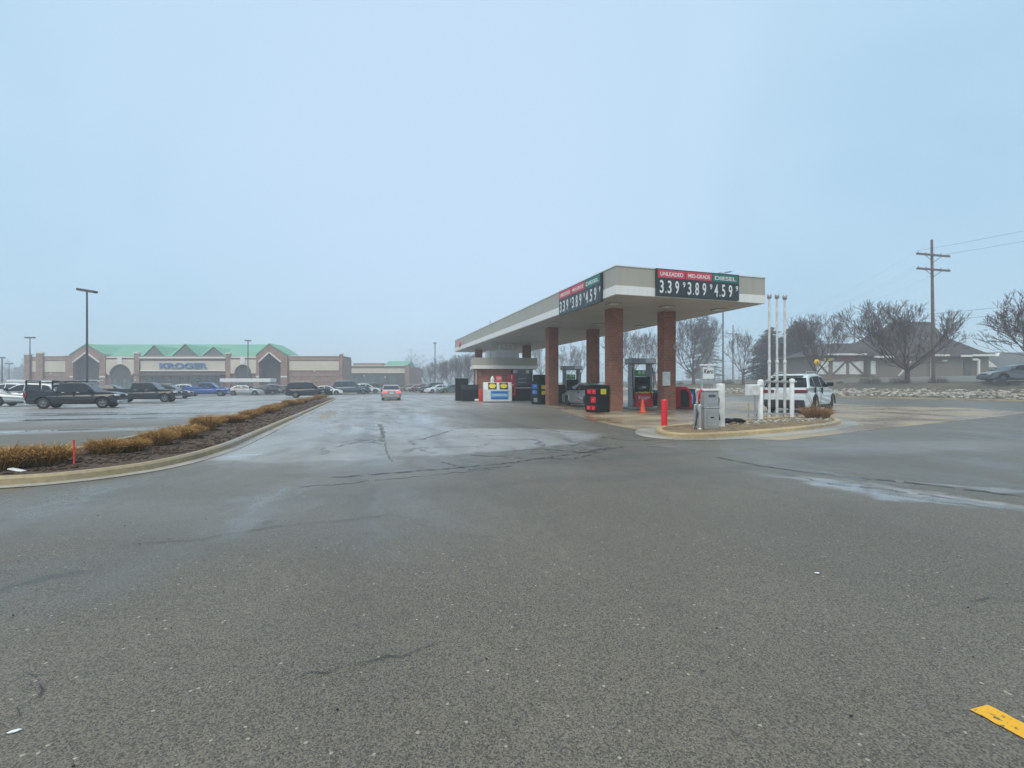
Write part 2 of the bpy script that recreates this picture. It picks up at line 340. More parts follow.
M = {}
M['asphalt'] = asphalt_material()
M['pad'] = concrete_material("wet_concrete_pad", (0.40, 0.32, 0.21), (0.23, 0.16, 0.09), joint=4.4, wet=(0.36, 0.58))
M['kerb'] = concrete_material("kerb_concrete", (0.40, 0.31, 0.18), (0.25, 0.19, 0.11), joint=0)
M['kerb_yellow'] = concrete_material("kerb_worn_yellow", (0.54, 0.40, 0.20), (0.36, 0.26, 0.13), joint=0)
M['gutter'] = concrete_material("gutter_concrete", (0.40, 0.37, 0.31), (0.24, 0.215, 0.175), joint=3.0)
M['soil'] = mat('tan_soil', (0.21, 0.145, 0.08), .95, var=.45, scale=5, bump=1.0, bscale=25)
M['mulch'] = mat("bark_mulch", (0.085, 0.054, 0.034), .95, var=.5, scale=14, bump=1.0, bscale=30)
M['bank'] = mat("dormant_turf", (0.105, 0.092, 0.062), .95, var=.35, scale=2.2, bump=.8, bscale=12, dirt=(0.07, 0.058, 0.042))
M['turf'] = mat("winter_grass", (0.22, 0.20, 0.12), .95, var=.3, scale=.6, bump=.6, bscale=10)
M['stone'] = island_mat('river_stone', [(0.16, 0.14, 0.115), (0.33, 0.30, 0.245), (0.50, 0.46, 0.39)], .75)
M['paint_w'] = mat("road_paint_white", (0.45, 0.45, 0.44), .7, var=.3, scale=8, dirt=(0.2, 0.2, 0.2))
M['crack'] = mat("crack_filler", (0.030, 0.029, 0.028), .5, var=.3, scale=10)
M['crackpale'] = mat("crack_edge", (0.17, 0.17, 0.165), .6, var=.4, scale=6)
def yellow_paint():
    m, t, p, N, L = newmat("road_paint_yellow"); mth, noise, rng, mixc, ellipse = node_helpers(N, L)
    tcn = N.new("ShaderNodeTexCoord"); o = tcn.outputs["Object"]
    f = rng(noise(o, 38, 6, .7).outputs["Fac"], .36, .45)
    L.new(mixc(f, (0.12, 0.10, 0.05), mixc(noise(o, 9).outputs["Fac"], (0.74, 0.36, 0.008), (0.82, 0.44, 0.015))), p.inputs["Base Color"]); p.inputs["Roughness"].default_value = .6
    return m
M['paint_y'] = yellow_paint()
M['brick'] = brick("red_brick", (0.42, 0.130, 0.062), (0.28, 0.085, 0.044), (0.30, 0.21, 0.16))
M['store_brick'] = brick("store_brick", (0.37, 0.215, 0.165), (0.32, 0.185, 0.145), (0.36, 0.28, 0.24), bw=.4, bh=.2)
M['store_brick_pale'] = brick("store_brick_band", (0.40, 0.27, 0.20), (0.36, 0.24, 0.18), (0.40, 0.33, 0.28), bw=.4, bh=.2)
M['cream'] = mat("cream_stucco", (0.66, 0.58, 0.46), .85, var=.06, scale=.5)
M['trimw'] = mat("white_trim", (0.76, 0.74, 0.70), .6, var=.06)
M['green_roof'] = mat("green_metal_roof", (0.13, 0.35, 0.22), .5, var=.07, scale=.4)
M['gable_dark'] = mat("grey_green_gable", (0.14, 0.16, 0.14), .7, var=.1)
M['blue_letter'] = mat("blue_sign_letters", (0.09, 0.17, 0.36), .5, var=.05)
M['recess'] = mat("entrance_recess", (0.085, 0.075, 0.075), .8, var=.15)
M['glass_dark'] = mat("dark_glass", (0.018, 0.022, 0.024), .06, var=.1, spec=.6)
M['shopglass'] = mat("shop_glass", (0.10, 0.13, 0.13), .12, var=.4, scale=.7, spec=.6)
M['fascia'] = streaked('taupe_fascia', (0.43, 0.40, 0.335), .5)
M['fascia_w'] = streaked('off_white_fascia', (0.84, 0.82, 0.78), .45)
M['soffit'] = mat("soffit_panels", (0.50, 0.50, 0.49), .55, var=.07, scale=.5)
M['signblk'] = mat("sign_charcoal", (0.020, 0.030, 0.038), .35, var=.1)
M['signred'] = mat("sign_red", (0.60, 0.045, 0.075), .4, var=.05)
M['signgrn'] = mat("sign_green", (0.010, 0.17, 0.125), .4, var=.05)
M['white'] = mat("white_paint", (0.78, 0.78, 0.77), .45, var=.07, scale=2.5)
M['white_dirty'] = mat("weathered_white_paint", (0.72, 0.72, 0.71), .5, var=.08, scale=4, dirt=(0.55, 0.54, 0.51))
M['signlit'] = mat("sign_digits", (0.80, 0.80, 0.78), .4, var=.03)
M['red'] = mat("bright_red_paint", (0.62, 0.018, 0.022), .38, var=.1, scale=3)
M['redpl'] = mat("red_plastic", (0.76, 0.014, 0.026), .3, var=.05)
M['black'] = mat("black_plastic", (0.008, 0.009, 0.010), .45, var=.2, spec=.25)
M['blackm'] = mat("black_matte", (0.010, 0.011, 0.012), .6, var=.25, spec=.2)
M['rubber'] = mat("rubber", (0.016, 0.016, 0.017), .75, var=.2)
M['grey'] = mat("grey_metal", (0.30, 0.31, 0.32), .42, metal=.3, var=.08)
M['steel'] = mat("stainless_steel", (0.50, 0.49, 0.46), .38, metal=.75, var=.12, scale=3)
M['galv'] = mat("galvanised_steel", (0.42, 0.43, 0.44), .5, metal=.5, var=.15, scale=5)
M['lampbr'] = mat("bronze_lamp_paint", (0.065, 0.045, 0.042), .5, var=.1)
M['lampgr'] = mat("grey_lamp_paint", (0.13, 0.14, 0.15), .5, var=.1)
M['yellow'] = mat("yellow_label", (0.80, 0.68, 0.03), .5, var=.06)
M['blue'] = mat("blue_label", (0.02, 0.16, 0.50), .4, var=.08)
M['cyan'] = mat("pale_blue_label", (0.12, 0.42, 0.70), .4, var=.08)
M['orange'] = mat("cone_orange", (0.90, 0.09, 0.025), .5, var=.08)
M['stake'] = mat("stake_orange", (0.85, 0.07, 0.04), .6, var=.1)
M['scrgreen'] = mat("pump_topper_green", (0.03, 0.36, 0.05), .4, var=.15, scale=20)
M['bark'] = mat("bark", (0.098, 0.064, 0.056), .9, var=.3, scale=4, bump=.5)
M['bark_far'] = mat("grey_bark", (0.075, 0.068, 0.066), .9, var=.25, scale=3)
M['needle'] = mat("spruce_needles", (0.045, 0.062, 0.050), .8, var=.35, scale=1.2)
M['needle_dark'] = mat("dark_needles", (0.030, 0.036, 0.030), .85, var=.35, scale=1.2)
M['ochre'] = island_mat('dry_ochre_twigs', [(0.14, 0.072, 0.024), (0.41, 0.225, 0.062), (0.62, 0.38, 0.13)], .85)
M['tan_dry'] = mat("dry_tan_leaves", (0.30, 0.17, 0.085), .9, var=.4, scale=9)
M['bush'] = mat("bare_bush_twigs", (0.075, 0.050, 0.046), .9, var=.4, scale=6)
M['timber'] = mat("weathered_pole_timber", (0.15, 0.105, 0.085), .85, var=.2, scale=3)
M['tudor'] = mat("brown_grey_stucco", (0.20, 0.165, 0.135), .85, var=.08, scale=.7)
M['tudor_roof'] = mat("brown_shingles", (0.048, 0.040, 0.038), .9, var=.2, scale=3, bump=.4, bscale=6)
M['tudor_timber'] = mat("brown_timber", (0.13, 0.105, 0.085), .8, var=.15)
M['maroon'] = mat("maroon_sign", (0.16, 0.035, 0.035), .6, var=.1)
M['slate'] = mat("slate_shingles", (0.10, 0.105, 0.11), .9, var=.15, scale=2)
M['chrome'] = mat("chrome_trim", (0.62, 0.63, 0.65), .18, metal=1, var=.05)
M['rim'] = mat("alloy_rim", (0.20, 0.205, 0.21), .4, metal=.6, var=.06)
M['tail'] = mat("tail_lamp_red", (0.22, 0.010, 0.015), .15, var=.15, coat=.3)
M['taillit'] = mat("brake_lamp_lit", (0.5, 0.02, 0.03), .2, emit=((1.0, 0.10, 0.10), 1.3))
M['head'] = mat("headlamp", (0.60, 0.62, 0.64), .1, var=.1, coat=.6)
M['amber'] = mat("amber_lamp", (0.7, 0.25, 0.02), .2)
M['plate'] = mat("number_plate", (0.65, 0.66, 0.68), .4)
M['cladding'] = mat("black_cladding", (0.022, 0.023, 0.025), .6, var=.1)
def paint(name, c, metal=.25): return mat("car_paint_" + name, c, .28, metal=metal, var=.03, scale=1, coat=.4)
P = {k: paint(k, *v) for k, v in {'black': ((0.010, 0.011, 0.014),), 'navy': ((0.012, 0.017, 0.026),), 'charcoal': ((0.03, 0.032, 0.034),), 'blue': ((0.015, 0.075, 0.28),),
     'silver': ((0.46, 0.48, 0.49), .5), 'white': ((0.74, 0.78, 0.79), 0), 'champagne': ((0.40, 0.34, 0.31), .5), 'slate': ((0.05, 0.085, 0.125),), 'red': ((0.16, 0.015, 0.02),), 'green': ((0.09, 0.13, 0.12),), 'grey': ((0.16, 0.17, 0.18), .4), 'pearl': ((0.62, 0.70, 0.73), .1)}.items()}
# ================================================================== GROUND
def structure(o): o['kind'] = 'structure'; return o
structure(MB().quad((-290, -50, -.02), (290, -50, -.02), (290, 385, -.02), (-290, 385, -.02)).build('ground', M['turf']))
K0 = Vector((46, 44, 0))                                  # the road-side kerb beyond the forecourt
def Kp(s, d): return K0 + A * s + B * d
lot = [(-230, -48), tuple(Kp(-115, 0.0)[:2]), tuple(Kp(250, 0)[:2]), (-230, 300)]
structure(MB().add([(x, y, 0) for x, y in lot], [range(4)]).build('parking_lot', M['asphalt']))
# concrete apron of the fuel station
pad_px = [(541, 403), (560, 410.5), (585, 418.5), (612, 425), (640, 430.5), (662, 436)]
pad = [tuple(G(*q)[:2]) for q in pad_px] + [(7.0, 12.6), (11.5, 15.6), (16.2, 18.6), (24, 23.5), (27.5, 26), (29, 31), (22, 43), (12, 64), (2, 64)]
structure(MB().add([(x, y, .004) for x, y in pad], [range(len(pad))]).build('forecourt_slab', M['pad']))

def smooth_closed(pts, it=2):
    for _ in range(it):
        q = []
        for i in range(len(pts)):
            a = Vector(pts[i]); b = Vector(pts[(i+1) % len(pts)]); q += [tuple(a*.75 + b*.25), tuple(a*.25 + b*.75)]
        pts = q
    return pts
def offset(poly, d):
    n = len(poly); out = []; area = sum(poly[i][0]*poly[(i+1) % n][1] - poly[(i+1) % n][0]*poly[i][1] for i in range(n)); s = 1 if area > 0 else -1
    for i in range(n):
        a = Vector(poly[i-1]); b = Vector(poly[i]); c = Vector(poly[(i+1) % n])
        t1 = (b-a).normalized(); t2 = (c-b).normalized(); n1 = Vector((-t1.y, t1.x)); n2 = Vector((-t2.y, t2.x))
        m = (n1+n2); m = m / max(m.length, .001); k = 1 / max(m.dot(n1), .5)
        out.append(tuple(b + m * (d * k * s)))
    return out
def kerb_ring(name, label, poly, kerbm, wdt=.15, h=.125, gut=.24, fill=None, fillname=None, fz=.10):
    n = len(poly); rings = [(0, 0), (0.012, h-.035), (.045, h), (wdt-.02, h), (wdt, h-.02), (wdt, .02)]
    mb = MB(); vs = []
    for d, z in rings:
        p = offset(poly, d) if d else poly; vs += [(x, y, z) for x, y in p]
    fs = [(k*n+i, k*n+(i+1) % n, (k+1)*n+(i+1) % n, (k+1)*n+i) for k in range(len(rings)-1) for i in range(n)]
    mb.add(vs, fs); o = mb.build(name, kerbm); structure(o)
    if gut:
        p = offset(poly, -gut); p0 = offset(poly, .02)
        vs = [(x, y, .008) for x, y in p0] + [(x, y, .008) for x, y in p]
        structure(MB().add(vs, [(i, (i+1) % n, n+(i+1) % n, n+i) for i in range(n)]).build('gutter_strip', M['gutter']))
    if fill:
        p = offset(poly, wdt - .03); mid = offset(poly, .7)
        structure(MB().add([(x, y, fz) for x, y in p], [range(n)]).build(fillname, fill))
    return o
# left planting strip
e0 = Vector((-6.20, 10.6, 0))
strip = [(-16, 6.3), (-8.6, 6.62), (-7.0, 6.85), (-6.30, 7.45), (-5.93, 8.5)]
A2 = Vector((-.288, .9576, 0))
strip += [tuple((e0 + A2*s)[:2]) for s in (0, 3, 8, 16, 28, 40)]
strip += [tuple((e0 + A2*45.5)[:2]), tuple((e0 + A2*46.2 - B*1.4)[:2]), tuple((e0 + A2*45 - B*2.6)[:2])]
strip += [tuple((e0 + A2*s - B*2.9)[:2]) for s in (40, 28, 16, 8, 3, .8)] + [(-9.2, 10.3), (-16, 9.7)]
strip = smooth_closed(strip, 2)
kerb_ring('kerb', None, strip, M['kerb'], fill=M['mulch'], fillname='planting_bed')
# equipment island by the forecourt
isl = [tuple(G(*q)[:2]) for q in ((653, 431), (660, 436.5), (690, 438.6), (740, 436.2), (800, 431), (838, 425.6), (843, 421.8), (820, 418.2), (770, 419.6), (705, 425.2), (668, 428.2))]
isl = smooth_closed(isl, 2)
kerb_ring('kerb', None, isl, M['kerb_yellow'], gut=.6, fill=M['soil'], fillname='island_bed', wdt=.2)
# stone-edged bank towards the road
PROF = [(0, 0), (0.015, .13), (.05, .15), (.2, .15), (.22, .12), (.6, .2), (1.6, .5), (3.1, .95), (5, 1.3), (8, 1.72), (10, 1.78), (14, 1.9), (25, 2.85), (60, 3.4), (120, 3.6)]
def bz(d):
    for (d0, z0), (d1, z1) in zip(PROF, PROF[1:]):
        if d <= d1: return z0 + (z1 - z0) * (d - d0) / (d1 - d0)
    return PROF[-1][1]
def bankpt(u, d, dz=0):
    q = K0 + B*d; k = (u - CX)/F; s = (q.x - k*q.y) / (k*A.y - A.x); p = q + A*s; p.z = bz(d) + dz; return p
random.seed(4)
ss = [-112 + 6*i for i in range(58)]
def strip_mesh(name, m, i0, i1, jitter=0.06):
    pr = PROF[i0:i1+1]; mb = MB(); n = len(pr)
    vs = []
    for s in ss:
        for k, (d, z) in enumerate(pr):
            p = Kp(s, d); j = jitter if (0 < k < n-1 and d > 1) else 0
            vs.append((p.x, p.y, z + random.uniform(-j, j)))
    fs = [(i*n+k, i*n+k+1, (i+1)*n+k+1, (i+1)*n+k) for i in range(len(ss)-1) for k in range(n-1)]
    mb.add(vs, fs, 0, True); return structure(mb.build(name, m))
strip_mesh('kerb', M['kerb'], 0, 4, 0); strip_mesh('road_bank', M['bank'], 4, 11); strip_mesh('far_verge', M['turf'], 11, 14, .0)
# road and pale footpath on top of the bank (the band of light pavement before the brown building)
def band(name, m, d0, d1, s0, s1, dz=.03):
    mb = MB(); vs = []; N_ = 24
    for i in range(N_+1):
        s = s0 + (s1-s0)*i/N_
        for d in (d0, d1): p = Kp(s, d); vs.append((p.x, p.y, bz(d)+dz))
    mb.add(vs, [(2*i, 2*i+1, 2*i+3, 2*i+2) for i in range(N_)]); return structure(mb.build(name, m))
band('road', M['asphalt'], 14.2, 24.5, -100, 200, .04)
band('footpath', M['gutter'], 11.2, 12.6, -100, 200, .05)
# river stones on the foot of the bank: nobody could count them
mb = MB(); rnd = random.Random(9)
ico = [(0,0,1)] + [(cos(a)*.9, sin(a)*.9, .42*(-1)**k) for k, a in enumerate([2*pi*i/8 for i in range(8)])] + [(0,0,-1)]
import bmesh
bm = bmesh.new(); bmesh.ops.create_icosphere(bm, subdivisions=1, radius=1); ICOV = [v.co.copy() for v in bm.verts]; ICOF = [[v.index for v in f.verts] for f in bm.faces]; bm.free()
for i in range(5200):
    s = rnd.uniform(-50, 130); d = rnd.triangular(.3, 3.5, 1.8); p = Kp(s, d); r = rnd.uniform(.10, .27) * rnd.uniform(.7, 1.25)
    Mx = Matrix.Rotation(rnd.uniform(0, 6.3), 3, 'Z') @ Matrix.Rotation(rnd.uniform(-.4, .4), 3, 'X')
    sc3 = Vector((rnd.uniform(.8, 1.5), rnd.uniform(.7, 1.1), rnd.uniform(.5, .8)))
    vs = [p + Vector((0, 0, bz(d) + r*.15)) + Mx @ Vector((v.x*sc3.x*r*rnd.uniform(.85, 1.15), v.y*sc3.y*r*rnd.uniform(.85, 1.15), v.z*sc3.z*r*rnd.uniform(.85, 1.1))) for v in ICOV]
    mb.add(vs, ICOF)
tag(mb.build('river_stones', M['stone']), 'pale river stones banked above the roadside kerb', 'stones', kind='stuff')

# cracks, seams, paint
def ribbon(mb, px, wdt, z, seed, world=False, sub=11, jit=.035):
    rn = random.Random(seed); pts = [Vector(p) if world else G(*p) for p in px]; P2 = []
    for a, b in zip(pts, pts[1:]):
        L_ = (b-a).length; n = max(2, int(L_*sub/1.0)); perp = Vector((-(b-a).y, (b-a).x, 0)).normalized()
        for i in range(n):
            P2.append(a.lerp(b, i/n) + perp*rn.uniform(-jit, jit))
    P2.append(pts[-1]); vs = []
    for i, p in enumerate(P2):
        t = (P2[min(i+1, len(P2)-1)] - P2[max(i-1, 0)]).normalized(); pr = Vector((-t.y, t.x, 0)); ww = .8*wdt*rn.uniform(.15, 1.5)*(0.4 if i in (0, len(P2)-1) else 1)
        vs += [(*(p + pr*ww/2)[:2], z), (*(p - pr*ww/2)[:2], z)]
    mb.add(vs, [(2*i, 2*i+1, 2*i+3, 2*i+2) for i in range(len(P2)-1) if rn.random() > .03])
cr_ = MB()
for k, (px, wd) in enumerate([([(715, 457), (760, 466), (800, 472), (850, 477), (920, 484), (1024, 497)], .045), ([(775, 472), (830, 484), (880, 489), (960, 500)], .03),
     ([(330, 478), (420, 471), (512, 463), (560, 456), (625, 447)], .05), ([(500, 452), (540, 449), (585, 453), (612, 447)], .04), ([(470, 455), (520, 458), (575, 459), (600, 452)], .04), ([(440, 462), (470, 470), (512, 466)], .03),
     ([(600, 437), (630, 441), (655, 440)], .05), ([(280, 680), (310, 674), (340, 668), (372, 659), (400, 655), (440, 644)], .009), ([(0, 728), (12, 718), (30, 700), (45, 684), (57, 677)], .009), ([(20, 674), (40, 674), (57, 677)], .006),
     ([(970, 602), (990, 599), (1024, 601)], .008), ([(110, 546), (200, 540), (260, 529), (330, 522), (388, 515)], .010), ([(380, 428), (384, 436), (386, 450), (392, 462)], .014), ([(520, 425), (560, 432), (598, 434)], .05)]):
    ribbon(cr_, px, wd, .009, k)
structure(cr_.build('pavement_cracks', M['crack']))
cp_ = MB()
for k, (px, wd) in enumerate([([(380, 424), (383, 432), (381, 442)], .12), ([(420, 440), (440, 434), (452, 430)], .10), ([(335, 447), (365, 440), (383, 440)], .08), ([(500, 455), (560, 452), (625, 446)], .08), ([(300, 487), (400, 478), (500, 468)], .05)]):
    ribbon(cp_, px, wd, .006, 40+k, jit=.06)
structure(cp_.build('crack_edges', M['crackpale']))
# stall lines of the car park, and the yellow line at the camera's feet
st_ = MB()
def bar(mb, a, b, wdt, z): 
    a = Vector(a); b = Vector(b); t = (b-a).normalized(); pr = Vector((-t.y, t.x, 0))*wdt/2
    mb.quad(*[(q.x, q.y, z) for q in (a+pr, a-pr, b-pr, b+pr)])
for y0 in range(4):
    for k in range(18):
        c = Vector((-16.5, 15.5, 0)) + A*(2.75*k + (y0*0)) - B*(3 + y0*16)
        bar(st_, c, c - B*5.2, .1, .005)
structure(st_.build('parking_stripes', M['paint_w']))
ya, yb = G(979, 708), G(1036, 738); yl = MB(); d_ = (yb-ya).normalized(); pr = Vector((-d_.y, d_.x, 0)); rn = random.Random(3)
e1 = []; e2 = []
for i in range(25):
    q = ya + d_*(i*.03); e1.append((*(q + pr*(.058 + rn.uniform(-.004, .003)))[:2], .005)); e2.append((*(q - pr*(.058 + rn.uniform(-.004, .003)))[:2], .005))
yl.add(e1 + e2, [(i, i+1, 25+i+1, 25+i) for i in range(24)]); structure(yl.build('road_marking', M['paint_y']))
o = MB().ext([(-.022, 0, 0), (-.01, .009, 0), (.012, .008, 0), (.024, .001, 0), (.01, -.008, 0), (-.012, -.007, 0)], (0, 0, .003)).build('leaf', M['white'], loc=G(14, 733) + Vector((0, 0, .006)), rotz=R(30))
tag(o, 'small pale leaf lying alone on the wet asphalt', 'leaf')
o = MB().ext([(-.02, 0, 0), (0, .012, 0), (.022, .004, 0), (.008, -.01, 0)], (0, 0, .004)).build('litter_scrap', M['white'], loc=G(817, 574) + Vector((0, 0, .006)))
tag(o, 'tiny white scrap of litter on open asphalt', 'litter')
# scattered pebbles and twig bits on the tarmac
mb = MB(); rn = random.Random(21)
for i in range(70):
    y = rn.uniform(1.6, 9); x = rn.uniform(-1.1, 1.1)*y; r = rn.uniform(.003, .006)
    mb.add([Vector((x, y, .006)) + Vector((v.x*r*1.3, v.y*r, v.z*r*.7)) for v in ICOV], ICOF)
tag(mb.build('pebbles', M['rubber']), 'dark loose grit scattered over the asphalt', 'grit', kind='stuff')

# haze: the air itself
hz = MB().box(-295, 295, -55, 392, -1.2, 27).build('haze', []); hz.data.materials.clear()
hm = bpy.data.materials.new("mist"); hm.use_nodes = True; hn = hm.node_tree; hn.nodes.clear()
ho = hn.nodes.new("ShaderNodeOutputMaterial"); pv = hn.nodes.new("ShaderNodeVolumePrincipled")
pv.inputs["Color"].default_value = HAZE_COLOR; pv.inputs["Density"].default_value = HAZE_DENSITY; pv.inputs["Anisotropy"].default_value = 0.2
hn.links.new(pv.outputs[0], ho.inputs["Volume"]); hz.data.materials.append(hm); tag(hz, 'pale winter mist over the whole site', 'mist', kind='stuff')
# ================================================================== FUEL CANOPY
P0 = Vector((4.71, 22.2, 0)); CW, CL, ZS, ZT = 8.45, 39.5, 5.55, 6.84       # near corner, width, length, soffit, top
cano = thing('fuel_canopy', 'long flat canopy with taupe and white fascia on red brick columns over the pumps', 'canopy', P0, ROT)
ZB = 5.97
def fascia_ring(z0, z1, g):
    """outer skin with the far end rounded at its corners"""
    r = .9; pts = [(-g, -g), (CW+g, -g)]
    for i in range(7): t = i/6*pi/2; pts.append((CW+g - r + r*cos(t), CL+g - r + r*sin(t)))
    for i in range(7): t = pi/2 + i/6*pi/2; pts.append((-g + r + r*cos(t), CL+g - r + r*sin(t)))
    return MB().prism(pts, z0, z1)
fascia_ring(ZB, ZT, 0).build('fascia', M['fascia'], cano)
fascia_ring(ZS + .012, ZB - .003, .015).build('fascia_band', M['fascia_w'], cano)
fascia_ring(ZT + .002, ZT + .05, .03).build('coping', M['fascia_w'], cano)
for k in range(1, 13): bx('fascia_seam', M['grey'], cano, (-.0035, -.0005, k*3.05-.012, k*3.05+.012, ZB+.01, ZT-.01))
for k in (1, 2): bx('fascia_seam', M['grey'], cano, (k*2.9-.012, k*2.9+.012, -.0035, -.0005, ZB+.01, ZT-.01))
sf = MB().box(.12, CW-.12, .12, CL-.4, ZS-.02, ZS+.008).build('soffit', M['soffit'], cano)
g_ = MB()
for i in range(1, 40):
    if .12 + i*.95 < CL-.5: g_.box(.13, CW-.13, .12+i*.95, .132+i*.95, ZS-.026, ZS-.0215)
g_.build('panel_joints', M['galv'], cano)
for i in range(5):
    for x in (1.0, 4.1, 7.3):
        y = 2.0 + i*7.6; lf = bx('canopy_light', M['galv'], cano, (x-.3, x+.3, y-.3, y+.3, ZS-.07, ZS-.027)); bx('lens', M['white'], lf, (x-.24, x+.24, y-.24, y+.24, ZS-.082, ZS-.072))
o = Vector((2.0, 3.77)); cols = [(o.x, o.y), (o.x, o.y+8.85), (o.x+3.3, o.y), (o.x+3.3, o.y+9.0), (o.x, o.y+31), (o.x+3.3, o.y+23.8)]
for x, y in cols:
    c = bx('column', M['brick'], cano, (x-.37, x+.37, y-.33, y+.33, 0, ZS-.021)); bx('column_base', M['gutter'], c, (x-.39, x+.39, y-.35, y+.35, .004, .06))
DIG = [('3.39', '9'), ('3.89', '9'), ('4.59', '9')]; HEAD = [('UNLEADED', 'signred'), ('MID-GRADE', 'signred'), ('DIESEL', 'signgrn')]
def price_sign(o, xd, wdt, z0, z1):
    """o: foot of the panel's left end on the fascia; xd: reading direction"""
    o = Vector(o); xd = Vector(xd); up = Vector((0, 0, 1)); n = xd.cross(up)
    def rect(mb, a, b, c, d, t0, t1):
        q = [o + xd*x + up*z + n*t0 for x, z in ((a, c), (b, c), (b, d), (a, d))]; mb.ext(q, n*(t1-t0)); return mb
    H = z1 - z0
    body = rect(MB(), 0, wdt, z0, z1, .016, .13).build('price_sign', M['signblk'], cano)
    hz0 = z0 + H*.665; cw = (wdt - .10)/3
    for i, (hd, mk) in enumerate(HEAD):
        a = .05 + i*cw + .02; b = a + cw - .04
        rect(MB(), a, b, hz0, z1-.05, .132, .145).build('header_panel', M[mk], body)
        text(body, hd, o + xd*((a+b)/2) + up*(hz0 + (z1-.05-hz0)*.48) + n*.145, xd, up, .185, M['signlit'], w=(b-a)*.84, bold=.012)
        for k in range(3):
            x0 = a + .02 + k*cw*.285 + (0.07 if k else 0); rect(MB(), x0, x0+cw*.24, z0+.06, hz0-.05, .132, .138).build('digit_tile', M['glass_dark'], body)
        big, small = DIG[i]; zc = (z0 + .06 + hz0 - .05)/2
        for ch, fx, fw in ((big[0], .13, .135), ('.', .275, .035), (big[2], .41, .135), (big[3], .68, .135)): text(body, ch, o + xd*(a + cw*fx) + up*(zc - (.25 if ch == '.' else 0)) + n*.138, xd, up, .075 if ch == '.' else .60, M['signlit'], w=cw*fw, bold=.014)
        text(body, small, o + xd*(b - .055) + up*(zc + .15) + n*.132, xd, up, .26, M['signlit'], w=.13, bold=.02)
price_sign((2.04, 0, 0), (1, 0, 0), 4.68, 5.60, 6.86)
price_sign((0, 6.3, 0), (0, -1, 0), 5.1, 5.42, 6.80)
lg = MB().lathe([(0, 0), (.62, 0), (.62, .03), (0, .03)], axis=(-1, 0, 0), n=28)
lg.v = [(x*1 - .016, y + 35.6, z*.62 + 6.22) for x, y, z in lg.v]; lg.build('oval_logo', M['redpl'], cano)
# ------------------------------------------------------------------ cashier's kiosk
kc = G(476, 401); kio = thing('cashier_kiosk', 'small brick cashier kiosk with wide taupe roof band under the canopy', 'kiosk', (kc.x, 45.8, 0), ROT*.45)
KW = 5.45; KD = 3.6
MB().box(0, KW*.60, 0, KD, 0, 3.0).build('brick_wall', M['brick'], kio)
MB().box(KW*.60+.003, KW, .02, KD-.02, 0, 1.18).build('counter_front', M['blackm'], kio)
bx('sill', M['fascia_w'], kio, (KW*.60+.003, KW+.05, -.08, .3, 1.183, 1.26))
bx('window', M['glass_dark'], kio, (KW*.60+.003, KW-.1, .1, KD-.1, 1.263, 2.998))
for x in (KW*.60+.04, KW-.06): bx('mullion', M['fascia_w'] if x > KW*.8 else M['blackm'], kio, (x-.035, x+.035, .03, .097, 1.265, 2.997))
for x, wd in ((KW*.68, .42), (KW*.9, .34)): bx('notice', M['white_dirty'], kio, (x-wd/2, x+wd/2, .075, .095, 2.6, 2.92))
for z in (1.7, 2.05): bx('notice', M['grey'], kio, (KW*.74, KW*.88, .085, .096, z, z+.1))
for z0, z1, g, mk in ((3.003, 3.32, .36, 'fascia_w'), (3.323, 4.05, .30, 'fascia')):
    bx('roof_band', M[mk], kio, (-g, KW+g, -g, KD+g, z0, z1))
bx('penthouse', M['white'], kio, (1.9, 4.2, .9, KD, 4.053, 4.85)); bx('penthouse', M['white'], kio, (1.1, 1.897, 1.3, KD-.2, 4.053, 4.8)); bx('duct', M['white_dirty'], kio, (2.4, 3.9, 1.2, 2.8, 4.853, 5.52))
rc = bx('vending_cabinet', M['red'], kio, (KW*.545, KW*.675, -.30, -.003, .52, 2.5), bevel=.02)
for z in (.75, 1.05, 1.5): bx('vending_panel', M['glass_dark'] if z < 1.4 else M['white'], rc, (KW*.575, KW*.645, -.312, -.302, z, z + (.25 if z < 1.4 else .05)))
bx('emblem', M['white'], rc, (KW*.603, KW*.617, -.312, -.302, 2.0, 2.42))
MB().cyl((1.35, .2, 4.053), (1.35, .2, 7.6), .05, .04, 8).build('antenna_mast', M['galv'], kio)
bx('wall_box', M['tan_dry'], kio, (.15, .45, -.1, -.003, 2.35, 2.75)); bx('wall_pipe', M['white'], kio, (-.03, .03, -.08, -.003, 1.0, 2.9))

# ================================================================== SUPERMARKET (facade parallel to the picture, about 110 m off)
SY = 110.0; SBU = 26
def sx(u): return XU(u, SY)
def sz(v): return ZV(v, SY)
store = thing('supermarket', 'long brick supermarket with green metal roof, gabled entrances and blue lettering', 'supermarket', (sx(180), SY, 0))
OX = sx(180)
def S(name, m, u0, u1, v0, v1, y0=0.0, y1=.4, parent=None):
    z0 = 0 if v1 is None else sz(v1); return bx(name, m, parent or store, (sx(u0)-OX, sx(u1)-OX, y0, y1, z0, sz(v0)))
S('wall', M['store_brick'], 26, 72, 356.5, None, 0, 30); S('wall', M['store_brick'], 107, 257.4, 356, None, 0, 30); S('wall', M['store_brick'], 288.5, 343, 356, None, 0, 5.5)
for u0, u1 in ((45, 67), (32.5, 38)): S('cream_panel', M['cream'], u0, u1, 361, 372, -.12, -.003)
for u0, u1, v in ((26, 32, 354.5), (38, 44.5, 353), (67.2, 72, 355.5), (135.7, 140.7, 353), (227, 231.5, 353.4), (340, 343.3, 354)):
    p = S('pilaster', M['store_brick'], u0, u1, v, None, -.5, -.001); S('pilaster_cap', M['trimw'], u0-.4, u1+.4, v-.7, v+.6, -.6, .25, p)
